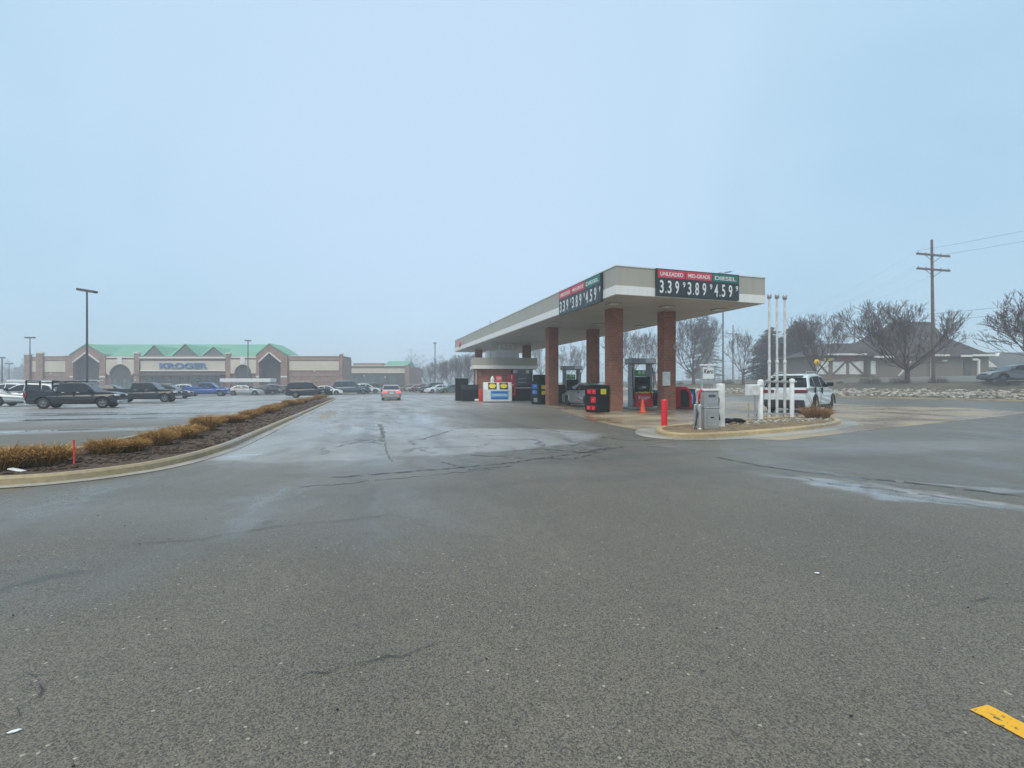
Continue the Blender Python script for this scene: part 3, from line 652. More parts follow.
for u0, u1 in ((45, 67), (289, 339.5)):
    S('cornice', M['store_brick_pale'], u0, u1, 357.4, 360.3, -.2, -.002); S('band_course', M['store_brick_pale'], u0, u1, 374.5, 376, -.08, -.002); S('band_course', M['store_brick_pale'], u0, u1, 380, 381.5, -.08, -.002)
    S('coping', M['trimw'], u0-.2, u1+.2, 355.6, 356.4, -.25, .5)
S('cream_panel', M['cream'], 289.5, 339.2, 361, 370.5, -.12, -.003)
def gable(u0, u1, ua, vt, ve, tu0, tu1, tv, tve, gd=14):
    X0, X1, XA = sx(u0)-OX, sx(u1)-OX, sx(ua)-OX; t0, t1 = sx(tu0)-OX, sx(tu1)-OX
    out_ = [(X0, 0), (t0, 0), (t0, sz(tve)), (XA, sz(tv)), (t1, sz(tve)), (t1, 0), (X1, 0), (X1, sz(ve)), (XA, sz(vt)), (X0, sz(ve))]
    left = [(X0, 0), (t0, 0), (t0, sz(tve)), (XA, sz(tv)), (XA, sz(vt)), (X0, sz(ve))]; right = [(X1, 0), (t1, 0), (t1, sz(tve)), (XA, sz(tv)), (XA, sz(vt)), (X1, sz(ve))]
    g = MB().ext([(x, -.6, z) for x, z in left], (0, .6, 0)).ext([(x, -.6, z) for x, z in right], (0, .6, 0)).build('entrance_gable', M['store_brick'], store)
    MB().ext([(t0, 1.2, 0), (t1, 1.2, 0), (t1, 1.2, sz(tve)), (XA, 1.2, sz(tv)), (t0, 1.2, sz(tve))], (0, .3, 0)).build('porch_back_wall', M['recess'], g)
    tr = MB()
    for a, b in (((t0, sz(tve)), (XA, sz(tv))), ((XA, sz(tv)), (t1, sz(tve)))):
        d = Vector((b[0]-a[0], 0, b[1]-a[1])).normalized(); nn = Vector((-d.z, 0, d.x)) * .28
        A_ = Vector((a[0], -.75, a[1])); B_ = Vector((b[0], -.75, b[1])); tr.ext([A_, B_, B_+nn, A_+nn], (0, .14, 0))
    tr.build('gable_trim', M['trimw'], g)
    for q0, q1 in ((X0, t0), (t1, X1)): MB().box(q0, q1, -.66, -.603, sz(377.5), sz(376)).build('band_course', M['trimw'], g)
    cp = MB()
    for a, b in (((X0, sz(ve)), (XA, sz(vt))), ((XA, sz(vt)), (X1, sz(ve)))):
        A_ = Vector((a[0], -.7, a[1])); B_ = Vector((b[0], -.7, b[1])); cp.ext([A_+Vector((0,0,.003)), B_+Vector((0,0,.003)), B_+Vector((0,0,.25)), A_+Vector((0,0,.25))], (0, gd, 0))
    cp.build('gable_roof', M['green_roof'], g)
gable(72, 107.5, 88.5, 344.8, 355.5, 75.5, 101.5, 353.2, 363)
gable(257.4, 288.4, 270.6, 344.6, 355.6, 260.4, 281.8, 353.2, 362.6, gd=7)
RZ, EZ = sz(343.9) + .9, sz(356)     # the ridge lies ten metres back
MB().add([(XU(100, SY)-OX, .3, EZ), (sx(281)-OX, .3, EZ), (XU(270, SY+12)-OX, 12, RZ), (XU(91, SY+12)-OX, 12, RZ), (XU(95, SY+24)-OX, 24, EZ), (XU(276, SY+24)-OX, 24, EZ)], [(0,1,2,3), (3,2,5,4), (0,3,4), (1,5,2), (0,4,5,1)]).build('roof', M['green_roof'], store)
S('cornice', M['trimw'], 141, 226.8, 357, 358.6, -.6, .6); S('cornice', M['trimw'], 107.7, 135.5, 356.6, 358, -.4, .6); S('cornice', M['trimw'], 231.7, 257.2, 356.6, 358, -.4, .6)
for ua, u0, u1, v in ((154, 144, 164, 346), (185, 173, 197.6, 344.8), (213.3, 203, 224, 347.6)):
    X0, X1, XA = sx(u0)-OX, sx(u1)-OX, sx(ua)-OX
    d = MB().ext([(X0, .1, sz(356)), (X1, .1, sz(356)), (XA, .1, sz(v))], (0, .4, 0)).build('dormer', M['gable_dark'], store)
    MB().add([(X0-.2, -.05, sz(356)+.003), (XA, -.05, sz(v)+.2), (XA, 9, sz(v)+.2), (X0-.2, 9, sz(356)+.003), (X1+.2, -.05, sz(356)+.003), (X1+.2, 9, sz(356)+.003)], [(0,1,2,3), (1,4,5,2)]).build('dormer_roof', M['green_roof'], d)
sg = S('sign_band', M['cream'], 141.5, 226, 361, 370.5, -.3, -.003); S('sign_band_trim', M['trimw'], 141.2, 226.5, 370.3, 371.2, -.4, -.004, sg)
text(sg, 'KROGER', (sx(184.8)-OX, -.3, sz(365.8)), (1, 0, 0), (0, 0, 1), 5.6/490*SY, M['blue_letter'], w=47.5/490*SY, depth=.25, bold=.03)
for u0, u1, uc, rr, vt in ((107.8, 135.5, 121.8, 11, 364.6), (231.7, 257.2, 244, 8.4, 364.8)):
    Xc = sx(uc)-OX; r = rr/490*SY; zc = sz(vt) - r; X0, X1 = sx(u0)-OX, sx(u1)-OX; zt, zb_ = sz(359.6), sz(373.5)
    arc = [(Xc + r*cos(t), zc + r*sin(t)) for t in [pi*i/18 for i in range(19)]]
    rt = [(X1, zb_), (X1, zt), (Xc, zt)] + arc[9::-1] + ([(Xc + r, zb_)] if zc > zb_ else [])
    lf = [(X0, zb_), (X0, zt), (Xc, zt)] + arc[9:] + ([(Xc - r, zb_)] if zc > zb_ else [])
    a = MB().ext([(x, -.5, z) for x, z in rt], (0, .45, 0)).ext([(x, -.5, z) for x, z in lf], (0, .45, 0)).build('arch_panel', M['cream'], store)
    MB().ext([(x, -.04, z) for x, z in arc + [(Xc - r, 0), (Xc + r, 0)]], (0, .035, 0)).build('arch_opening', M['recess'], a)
    bx('keystone', M['trimw'], a, (Xc-.5, Xc+.5, -.65, -.5, sz(vt)+.05, zt+.5))
    for k in range(4): q = Xc - r*.7 + k*r*.42; bx('door_glazing', M['shopglass'], a, (q, q+r*.34, -.09, -.045, .1, sz(379)))
for k, u in enumerate(range(146, 226, 9)): 
    wv = S('shop_window', M['shopglass'], u, u+6.5, 377, 386, -.12, -.003); S('window_frame', M['trimw'], u-.3, u+6.8, 376.5, 377, -.16, -.002, wv)
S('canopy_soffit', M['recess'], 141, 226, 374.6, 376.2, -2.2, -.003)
for u, v in ((315, 371.2), (52, 373.5), (105, 380.5), (138, 380), (170, 380), (199, 380)): bx('wall_lamp', M['white'], store, (sx(u)-OX-.12, sx(u)-OX+.12, -.8 if 130 < u < 141 else -.8 if u == 105 else -.3, -.51 if 130 < u < 141 else -.61 if u == 105 else -.13, sz(v)-.12, sz(v)+.12))
sw = MB().ext([(sx(343)-OX, 0, 0), (sx(343)-OX, 0, sz(357.5)), (sx(343)-OX, 5.5, sz(359)), (sx(343)-OX, 5.5, 0)], (.12, 0, 0)).build('side_wall', M['store_brick_pale'], store)
for k in range(3): bx('roof_unit', M['galv'], store, (sx(47+k*8)-OX, sx(52+k*8)-OX, 4, 6, sz(356.5)+.003, sz(356.5)+.55 + .1*k))
# strip mall beyond it
MY = 150.0; mall = thing('shop_row', 'low tan shop row with a square green roof beyond the supermarket', 'shops', (XU(375, MY), MY, 0))
mx_ = XU(375, MY)
def MM(name, m, u0, u1, v0, v1, y0=0, y1=.4): return bx(name, m, mall, (XU(u0, MY)-mx_, XU(u1, MY)-mx_, y0, y1, 0 if v1 is None else ZV(v1, MY), ZV(v0, MY)))
MM('wall', M['store_brick'], 345, 409.5, 366.3, None, 0, 20); MM('cream_band', M['cream'], 348, 405.5, 368.5, 373.2, -.3, -.003); MM('coping', M['trimw'], 344.5, 409.8, 365.6, 366.2, -.4, .3); MM('storefront', M['recess'], 348, 405, 374, 386, -.25, -.003)
for u in (352, 361, 370, 380, 390, 399): MM('shop_window', M['shopglass'], u, u+5.5, 376.5, 385.5, -.33, -.253)
MM('end_pier', M['store_brick'], 405.6, 410, 365.2, None, -1.2, -.003); MM('upper_parapet', M['store_brick_pale'], 350, 380, 362.6, 366.2, 3, 12)
X0, X1 = XU(382.5, MY)-mx_, XU(406, MY)-mx_
MB().add([(X0, .5, ZV(366, MY)), (X1, .5, ZV(366, MY)), (X1, 8, ZV(359.8, MY)), (X0, 8, ZV(359.8, MY)), (X0, 16, ZV(366, MY)), (X1, 16, ZV(366, MY))], [(0,1,2,3), (3,2,5,4), (0,3,4), (1,5,2)]).build('roof', M['green_roof'], mall)
for u, v in ((364, 376), (385, 377)): MM('wall_lamp', M['white'], u, u+1, v-.6, v+.6, -.5, -.34)

# ================================================================== BROWN TIMBERED BUILDING BEYOND THE ROAD
TY = 85.0; tz = 2.55; TX = XU(905, TY)
def tx(u): return XU(u, TY) - TX
def tv(v): return ZV(v, TY) - tz
tud = thing('timbered_building', 'low brown timber-trimmed building with tall hipped roof behind the large bare tree', 'building', (TX, TY, tz))
def T(name, m, u0, u1, v0, v1, y0=0.0, y1=.2, parent=None): return bx(name, m, parent or tud, (tx(u0), tx(u1), y0, y1, 0 if v1 is None else tv(v1), tv(v0)))
T('wall', M['tudor'], 816, 865, 356, None, 0, 12); T('wall', M['tudor'], 865.3, 982, 357.5, None, -1.2, 13)
def hip(name, u0, u1, ur0, ur1, ve, vr, y0, y1, ym0, ym1, parent, m='tudor_roof'):
    q = [(tx(u0), y0, tv(ve)), (tx(u1), y0, tv(ve)), (tx(u1), y1, tv(ve)), (tx(u0), y1, tv(ve)), *[(XU(uu, TY+ym0)-TX, yy, ZV(vr, TY+ym0)-tz) for uu, yy in ((ur0, ym0), (ur1, ym0), (ur1, ym1), (ur0, ym1))]]
    return MB().add(q, [(0,1,5,4), (1,2,6,5), (2,3,7,6), (3,0,4,7), (4,5,6,7), (3,2,1,0)]).build(name, M[m], parent)
rf = hip('roof', 812, 872, 832, 874, 355.8, 343.4, -.6, 12.6, 5.6, 6.4, tud)
rf = hip('roof', 862, 985, 882, 944, 357.2, 336.5, -2, 14, 3.6, 8.4, tud); None
q = [(XU(uu, TY+3.4)-TX, yy, ZV(336.9, TY+3.4)-tz) for uu, yy in ((881, 3.4), (945, 3.4), (945, 8.6), (881, 8.6))] + [(XU(uu, TY+5.4)-TX, yy, ZV(321.8, TY+5.4)-tz) for uu, yy in ((898, 5.4), (930, 5.4), (930, 6.6), (898, 6.6))]
MB().add(q, [(0,1,5,4), (1,2,6,5), (2,3,7,6), (3,0,4,7), (4,5,6,7), (3,2,1,0)]).build('roof', M['tudor_roof'], tud)
for u0, u1, v in ((824.5, 864, 354.6), (865, 884.5, 357.6), (921, 939, 356), (950, 961, 356.6), (961.5, 984, 356)):
    T('eave_board', M['trimw'], u0, u1, v-.9, v+.9, -2.15 if u0 > 864 else -.75, -2.01 if u0 > 864 else -.61)
for u0, u1, dg in ((816, 828, 1), (832.5, 845.5, -1), (849, 863, 1), (865.6, 870, 0)):
    yy = -.12 if u0 < 865 else -1.32
    pn = T('white_panel', M['white_dirty'], u0, u1, 361.3, 374.4, yy, yy+.117)
    if dg:
        a = Vector((tx(u0), yy-.06, tv(361.3 if dg > 0 else 374.4))); b = Vector((tx(u1), yy-.06, tv(374.4 if dg > 0 else 361.3))); d = (b-a).normalized(); nn = Vector((-d.z, 0, d.x))*.16
        MB().ext([a-nn, b-nn, b+nn, a+nn], (0, .057, 0)).build('timber_brace', M['tudor_timber'], pn)
T('maroon_sign', M['maroon'], 835, 856.5, 356.6, 361, -.3, -.003); T('yellow_sign', M['yellow'], 824, 831.5, 358.2, 361, -.25, -.003); T('sign_disc', M['white'], 832.2, 834.2, 358.3, 360.3, -.2, -.003)
T('white_post', M['trimw'], 922.4, 924, 357.5, None, -1.9, -1.6); T('white_post', M['trimw'], 968, 969.8, 360, None, -1.9, -1.6); T('downpipe_arm', M['trimw'], 963, 968, 359, 361, -1.9, -1.6)
dr = T('door', M['recess'], 957, 964.5, 359.5, None, -1.32, -1.203); T('door_glass', M['shopglass'], 958.5, 961, 364, 370, -1.36, -1.322, dr)
for u0, u1 in ((936, 941), (891, 899)): T('wall_notice' if u0 > 930 else 'timber_brace', M['white_dirty'] if u0 > 930 else M['tudor_timber'], u0, u1, 360.2 if u0 > 930 else 361, 362 if u0 > 930 else 362.6, -1.3, -1.203)
MB().ext([Vector((tx(892), -1.34, tv(376))), Vector((tx(894), -1.34, tv(376))), Vector((tx(906), -1.34, tv(361.5))), Vector((tx(904), -1.34, tv(361.5)))], (0, .13, 0)).build('timber_brace', M['white_dirty'], tud)
# dark neighbour on the far right
NY = 92.0; nb = thing('slate_roofed_house', 'low house with wide slate roof and white gable wedge right of the brown building', 'house', (XU(1010, NY), NY, 2.8))
nx = lambda u: XU(u, NY) - XU(1010, NY); nv = lambda v: ZV(v, NY) - 2.8
MB().box(nx(984), nx(1090), 0, 10, 0, nv(370)).build('wall', M['tudor'], nb)
MB().add([(nx(982), -1, nv(369)), (nx(1095), -1, nv(369)), (nx(1095), 5, nv(350.5)), (nx(968), 5, nv(350.5)), (nx(982), 11, nv(369)), (nx(1095), 11, nv(369))], [(0,1,2,3), (3,2,5,4), (0,3,4), (1,5,2), (0,4,5,1)]).build('roof', M['slate'], nb)
MB().ext([(nx(984.5), -.35, nv(369.6)), (nx(984.5), -.35, nv(358.5)), (nx(999), -.35, nv(369.6))], (0, .3, 0)).build('white_gable', M['white_dirty'], nb)
MB().add([(nx(998), .5, nv(356)), (nx(1001), .5, nv(356)), (nx(1005), .9, nv(352.6)), (nx(1002), .9, nv(352.6)), (nx(998), .8, nv(356)), (nx(1001), .8, nv(356)), (nx(1005), 1.2, nv(352.6)), (nx(1002), 1.2, nv(352.6))], [(0,1,2,3), (7,6,5,4), (0,4,5,1), (3,2,6,7)]).build('skylight', M['white'], nb)
# ================================================================== TREES AND PLANTS
def perp_rot(d, ang, az):
    a = d.orthogonal().normalized(); b = d.cross(a); return (d*cos(ang) + (a*cos(az) + b*sin(az))*sin(ang)).normalized()
def bare_tree(seed, h=10.5, trunk=1.7, r0=.2, n0=6, levels=5, spread=.62, up=.10, thin=.017, cw=None, dens=1.0):
    """vase-shaped winter tree: (trunk, crown) builders"""
    rn = random.Random(seed); tr = MB(); cr = MB()
    tr.tube([(0, 0, -.1), (0.02, 0, trunk*.35), (.05, .02, trunk*.75), (.04, .03, trunk)], r0*1.25, 9, r1=r0*.95)
    top = Vector((.04, .03, trunk))
    def grow(p, d, L_, r, lv):
        n = 4 if lv < 3 else 2; pts = [p]; q = p; dd = d
        for i in range(n):
            j = .10 + .05*lv
            dd = (dd + Vector((rn.uniform(-j, j), rn.uniform(-j, j), rn.uniform(-j*.5, j*.8) + up*(.55 if lv < 4 else .2)))).normalized()
            q = q + dd*(L_/n); pts.append(q)
        cr.tube(pts, r, 6 if lv < 2 else 4 if lv < 3 else 3, r1=max(r*.52, thin*.7))
        if lv >= levels: return
        for k in range(3 if rn.random() < dens else 2):
            a = rn.uniform(.18, .55); c = perp_rot(dd, a, rn.uniform(0, 2*pi)); c = (c + Vector((0, 0, .05))).normalized()
            grow(q, c, L_*rn.uniform(.62, .84), max(r*rn.uniform(.44, .6), thin), lv+1)
        for i in range(1, n):
            if rn.random() < (.65 if lv < 3 else .45)*dens:
                c = perp_rot((pts[i+1]-pts[i]).normalized(), rn.uniform(.5, .95), rn.uniform(0, 2*pi))
                grow(pts[i], (c + Vector((0, 0, .12))).normalized(), L_*rn.uniform(.42, .66), max(r*.38, thin), max(lv+1, 3) if lv > 1 else lv+2)
    Lb = (h - trunk)*.36
    for k in range(n0):
        az = 2*pi*k/n0 + rn.uniform(-.35, .35); t = spread*rn.uniform(.55, 1.15) if k else .12
        d = Vector((cos(az)*sin(t), sin(az)*sin(t), cos(t))); grow(top - Vector((0, 0, rn.uniform(0, trunk*.25))), d, Lb*rn.uniform(.85, 1.1)*(1 if k else .82), r0*rn.uniform(.42, .6), 0)
    zz_ = sorted(v[2] for v in cr.v); zs = zz_[int(len(zz_)*.985)]; k = (h - trunk)/(zs - trunk)
    rs = sorted(math.hypot(v[0], v[1]) for v in cr.v); q = (cw/rs[int(len(rs)*.97)]) if cw else k
    cr.v = [(x*q, y*q, (z - trunk)*k + trunk if z > trunk else z) for x, y, z in cr.v]
    return tr, cr
def tree_proto(seed, name, label, loc, group, **k):
    t, c = bare_tree(seed, **k); o = thing(name, label, 'tree', loc, 0, group); bk = M['bark']
    t.build('trunk', bk, o); c.build('crown', bk, o, smooth=False); return o
def put(proto, loc, label, rotz, s, sz=None):
    c = copy_tree(proto); c.location = loc; c.rotation_euler = (0, 0, rotz); c.scale = (s, s, sz or s); c['label'] = label; return c
GT = 'bare trees on the bank beside the road'
tA = tree_proto(11, 'bare_tree', 'largest bare tree, wide twiggy crown in front of the brown building', bankpt(907, 8), GT, h=9.9, levels=5, n0=9, spread=1.15, r0=.24, trunk=2.0, cw=6.4, dens=.86)
tB = tree_proto(23, 'bare_tree', 'bare vase-shaped tree between the white pipes and the yellow sign', bankpt(816, 8.2), GT, h=9.8, levels=5, n0=8, spread=.95, cw=4.9, dens=.8, r0=.22, trunk=1.8)
tC = tree_proto(37, 'bare_tree', 'small bare tree with upswept limbs behind the dispenser sign', bankpt(743, 7.5), GT, h=9.0, levels=5, n0=7, spread=.9, cw=3.9, dens=.62, r0=.2, trunk=1.9)
put(tA, bankpt(1052, 8), 'bare tree cut off by the right edge of the photo', 2.1, .95)
put(tB, bankpt(693.5, 7.5), 'bare tree just right of the nearest right-hand brick column', 1.3, 1.32)
put(tC, bankpt(655, 8), 'bare tree seen through the canopy right of the nearer fuel pump', 2.6, 1.3)
put(tC, bankpt(632, 9), 'bare tree rising behind the header of the nearer fuel pump', 3.9, 1.35)
put(tC, bankpt(579, 8), 'bare tree between the two rear brick columns, above the farther pump', 5.2, 1.4)
put(tC, bankpt(566, 12), 'wide bare tree just right of the rear left brick column', 1.1, 1.2)
put(tC, bankpt(541, 9), 'bare tree between kiosk and rear left brick column', 3.2, 1.9)
put(tC, Vector((XU(620, 135), 135, 3)), 'tall faint bare tree far behind the gap right of the nearest left column', .2, 1.7)
GF = 'misty bare trees beyond the far car park'
for k, (u, Y, s, pr, lb) in enumerate([(441, 150, 1.0, tC, 'misty bare tree beside the far lamp post, right of the shop row'), (450, 165, .95, tB, 'misty bare tree second right of the far lamp post'), (459, 150, 1.1, tC, 'misty bare tree just left of the canopy end'),
                                        (467, 140, 1.05, tB, 'misty bare tree behind the black bins at the kiosk'), (432, 190, 1.0, tA, 'faint bare tree left of the far lamp post'), (474, 160, 1.2, tC, 'misty bare tree rising beside the kiosk roof edge')]):
    c = put(pr, Vector((XU(u, Y), Y, 0)), lb, k*1.3, s); c['group'] = GF
def conifer(seed, h, r, m, name, label, loc, dens=1.0, crown0=.06, pw=1.15):
    rn = random.Random(seed); o = thing(name, label, 'tree', loc); MB().cyl((0, 0, -.2), (0, 0, h*.97), h*.018, .03, 8).build('trunk', M['bark'], o)
    mb = MB(); z = h*crown0
    while z < h*.985:
        f = 1 - (z/h)**pw; R_ = r*f*rn.uniform(.75, 1.1) + .15; n = max(5, int(13*f*dens) + 4)
        for i in range(n):
            az = rn.uniform(0, 2*pi); L_ = R_*rn.uniform(.55, 1.1); m_ = max(3, int(L_*4.0*dens))
            for j in range(m_):
                t = (j+.5)/m_; droop = -.28*t*L_*(.4 + .6*t) + .12*L_*t; p = Vector((cos(az)*L_*t, sin(az)*L_*t, z + droop)); 
                for q in range(3):
                    d = Vector((cos(az + rn.uniform(-1.1, 1.1)), sin(az + rn.uniform(-1.1, 1.1)), rn.uniform(-.5, .25))).normalized(); wd = rn.uniform(.05, .13)*h/14; ln = rn.uniform(.35, .8)*h/14
                    sd_ = d.cross(Vector((rn.uniform(-1, 1), rn.uniform(-1, 1), 1))).normalized()*wd; pp = p + Vector((rn.uniform(-.15, .15), rn.uniform(-.15, .15), rn.uniform(-.15, .1)))
                    mb.add([pp - sd_, pp + sd_, pp + d*ln + sd_*.2, pp + d*ln - sd_*.2], [(0, 1, 2, 3)])
        z += rn.uniform(.22, .36)*h/14
    mb.build('crown', m, o); return o
conifer(5, 33, 8.6, M['needle'], 'spruce_tree', 'tall pale spruce in the mist behind the nearest right-hand column', Vector((XU(703, 195), 195, 3.0)), dens=.42)
conifer(6, 11.5, 5.6, M['needle_dark'], 'spruce_tree', 'dark dense evergreen between the white pipes and the small bare tree', Vector((XU(771, 104), 104, 2.6)), crown0=.02, pw=3.2)
conifer(7, 13, 6.2, M['needle_dark'], 'spruce_tree', 'dark dense evergreen directly behind the bare tree near the white car', Vector((XU(797, 108), 108, 2.8)), crown0=.02, pw=3.2)
conifer(8, 9, 5.6, M['needle_dark'], 'spruce_tree', 'lower dark evergreen at the left end of the brown building', Vector((XU(822, 112), 112, 2.8)), crown0=.02, pw=3.2)
# far-off woods that read as one grey mass
def wood(label, pts, hmin, hmax, seed):
    rn = random.Random(seed); mb = MB()
    for (x, y, z) in pts:
        h = rn.uniform(hmin, hmax)
        mb.tube([(x, y, z), (x, y, z + h*.5)], .22, 4, r1=.12)
        for k in range(170):
            a = rn.uniform(0, 2*pi); t = rn.random()**.6; zz = h*rn.uniform(.15, 1); rr = h*.33*(sin(pi*min(1, zz/h*.92 + .08))**.6)*t
            p = Vector((x + cos(a)*rr, y + sin(a)*rr, z + zz)); d = Vector((cos(a)*.5 + rn.uniform(-.4, .4), sin(a)*.5 + rn.uniform(-.4, .4), rn.uniform(.3, 1.2))).normalized()*rn.uniform(.7, 1.9); s_ = d.orthogonal().normalized()*rn.uniform(.04, .12)
            mb.add([p - s_, p + s_, p + d], [(0, 1, 2)])
    return tag(mb.build('far_wood', M['bark_far']), label, 'wood', kind='stuff')
rn = random.Random(77)
wood('grey misty wood on the horizon left of the supermarket', [(XU(rn.uniform(-60, 30), Y), Y, 0) for Y in [rn.uniform(220, 320) for _ in range(40)]], 9, 16, 1)
wood('grey misty wood on the horizon right of the shop row', [(XU(u, Y), Y, 0) for u, Y in [(rn.uniform(406, 478), rn.uniform(290, 370)) for _ in range(45)]], 12, 24, 2)
wood('grey misty wood behind the road and the bare trees', [(XU(u, Y), Y, 0) for u, Y in [(rn.uniform(535, 775), rn.uniform(260, 350)) for _ in range(60)]], 12, 22, 3)
wood('grey misty wood behind the brown building', [(XU(u, Y), Y, 0) for u, Y in [(rn.uniform(935, 1060), rn.uniform(200, 270)) for _ in range(30)]], 9, 16, 4)

# ochre dormant shrubs on the planting strip
def shrub_mesh(seed, rx, ry, h, n, m, name='foliage'):
    rn = random.Random(seed); mb = MB()
    for i in range(n):
        a = rn.uniform(0, 2*pi); t = rn.random()**.5; bx_, by_ = cos(a)*t*rx*.55, sin(a)*t*ry*.55
        oa = a + rn.uniform(-.6, .6); lean = .25 + .75*t*rn.uniform(.5, 1.1); L_ = h*rn.uniform(.55, 1.12)*(1.1 - .25*t)
        p0 = Vector((bx_, by_, rn.uniform(0, .08))); p1 = p0 + Vector((cos(oa)*lean*rx*.32, sin(oa)*lean*ry*.32, L_*.62)); p2 = p1 + Vector((cos(oa + rn.uniform(-.8, .8))*lean*rx*.34, sin(oa + rn.uniform(-.8, .8))*lean*ry*.34, L_*.36*rn.uniform(-.35, 1)))
        s_ = Vector((rn.uniform(-1, 1), rn.uniform(-1, 1), rn.uniform(-.3, .3))).normalized()*rn.uniform(.004, .009)
        mb.add([p0 - s_, p0 + s_, p1 + s_*.9, p1 - s_*.9, p2], [(0, 1, 2, 3), (3, 2, 4)])
        if rn.random() < .6:
            q = p1.lerp(p2, rn.random()); d = Vector((rn.uniform(-1, 1), rn.uniform(-1, 1), rn.uniform(-.4, .6)))*.07; mb.add([q - s_, q + s_, q + d], [(0, 1, 2)])
    return mb
GS = 'ochre dormant shrubs along the planting strip'
protos = []
def shrub(loc, label, rx, h, var, rotz, n=1500):
    if len(protos) <= var:
        o = thing('dormant_shrub', label, 'shrub', loc, rotz, GS); shrub_mesh(50+var, .62, .55, .46, 2600, 0).build('foliage', M['ochre'], o)
        st = MB(); rn = random.Random(var)
        for i in range(9): a = rn.uniform(0, 6.3); st.tube([(cos(a)*.06, sin(a)*.06, -.02), (cos(a)*.2, sin(a)*.2, .15), (cos(a)*.36, sin(a)*.34, .3)], .012, 4, r1=.004)
        st.build('stems', M['bush'], o); protos.append(o)
        
    else: o = copy_tree(protos[var]); o.location = loc; o.rotation_euler = (0, 0, rotz); o['label'] = label
    o.scale = (rx/.62, rx/.62, h/.46); return o
def onbed(u, v): p = G(u, v); p.z = .1; return p
near = [((8, 474), .50, .36, 'ochre shrub cut by the left edge of the photo, on the kerbed bed'), ((46, 470.5), .47, .34, 'ochre shrub just left of the orange marker stake'), ((107, 459), .40, .31, 'ochre shrub just right of the orange marker stake'),
        ((134, 455.5), .34, .25, 'second ochre shrub right of the orange marker stake'), ((158, 449.5), .40, .35, 'third ochre shrub right of the orange marker stake, tall and shaggy'), ((183, 443), .40, .30, 'fourth ochre shrub right of the orange marker stake')]
for k, (q, rx, h, lb) in enumerate(near): shrub(onbed(*q), lb, rx, h, k % 3, k*1.7)
far_lb = ['dark reddish-brown shrub clump', 'rounded bright ochre shrub', 'broad ochre shrub', 'low ochre shrub']
ordn = ['fifth', 'sixth', 'seventh', 'eighth', 'ninth', 'tenth', 'eleventh', 'twelfth', 'thirteenth', 'fourteenth', 'fifteenth', 'sixteenth', 'seventeenth', 'eighteenth', 'nineteenth', 'twentieth', 'twenty-first', 'twenty-second', 'twenty-third', 'twenty-fourth']
s_ = 2.6; rn = random.Random(8)
for k in range(20):
    p = e0 + A2*s_ - B*rn.uniform(1.5, 2.0); p.z = .1
    shrub(p, f'{ordn[k]} ochre shrub from the orange stake along the planting strip', rn.uniform(.40, .60), rn.uniform(.28, .46), k % 3, rn.uniform(0, 6)); s_ += 1.62 + k*.085
# mulch chips and litter on the bed
mb = MB(); rn = random.Random(5)
for i in range(2600):
    if i < 900: y = rn.uniform(7.2, 9.6); x = rn.uniform(-12, -6.5)
    else:
        q = e0 + A2*(rn.random()**1.5*34 - 1) - B*rn.uniform(.2, 2.7); x, y = q.x, q.y
    if y < 8.6 and x > -6.6 - (8.6-y)*.4: continue
    r = rn.uniform(.015, .05); Mx = Matrix.Rotation(rn.uniform(0, 6.3), 3, 'Z') @ Matrix.Rotation(rn.uniform(-.6, .6), 3, 'X')
    mb.obox((x, y, .105 + r*.2), (r*2.2, r*.8, r*.4), Mx)
tag(mb.build('bark_chips', M['mulch']), 'dark bark chips strewn over the planting strip', 'mulch', kind='stuff')
o = MB().obox((0, 0, .015), (.22, .09, .02), Matrix.Rotation(.2, 3, 'Y')).build('litter_scrap', M['white'], loc=onbed(17, 477.5), bevel=.006); tag(o, 'white paper scrap lying on the mulch by the kerb', 'litter')
p = G(74, 471.5); st = thing('marker_stake', 'thin orange marker stake upright at the edge of the kerbed bed', 'marker stake', (p.x, p.y, .1)); MB().tube([(0, 0, -.05), (.003, 0, .2), (-.004, 0, .40)], .014, 7).build('rod', M['stake'], st); MB().cyl((-.004, 0, .38), (-.004, 0, .42), .017, .012, 7).build('cap', M['redpl'], st)
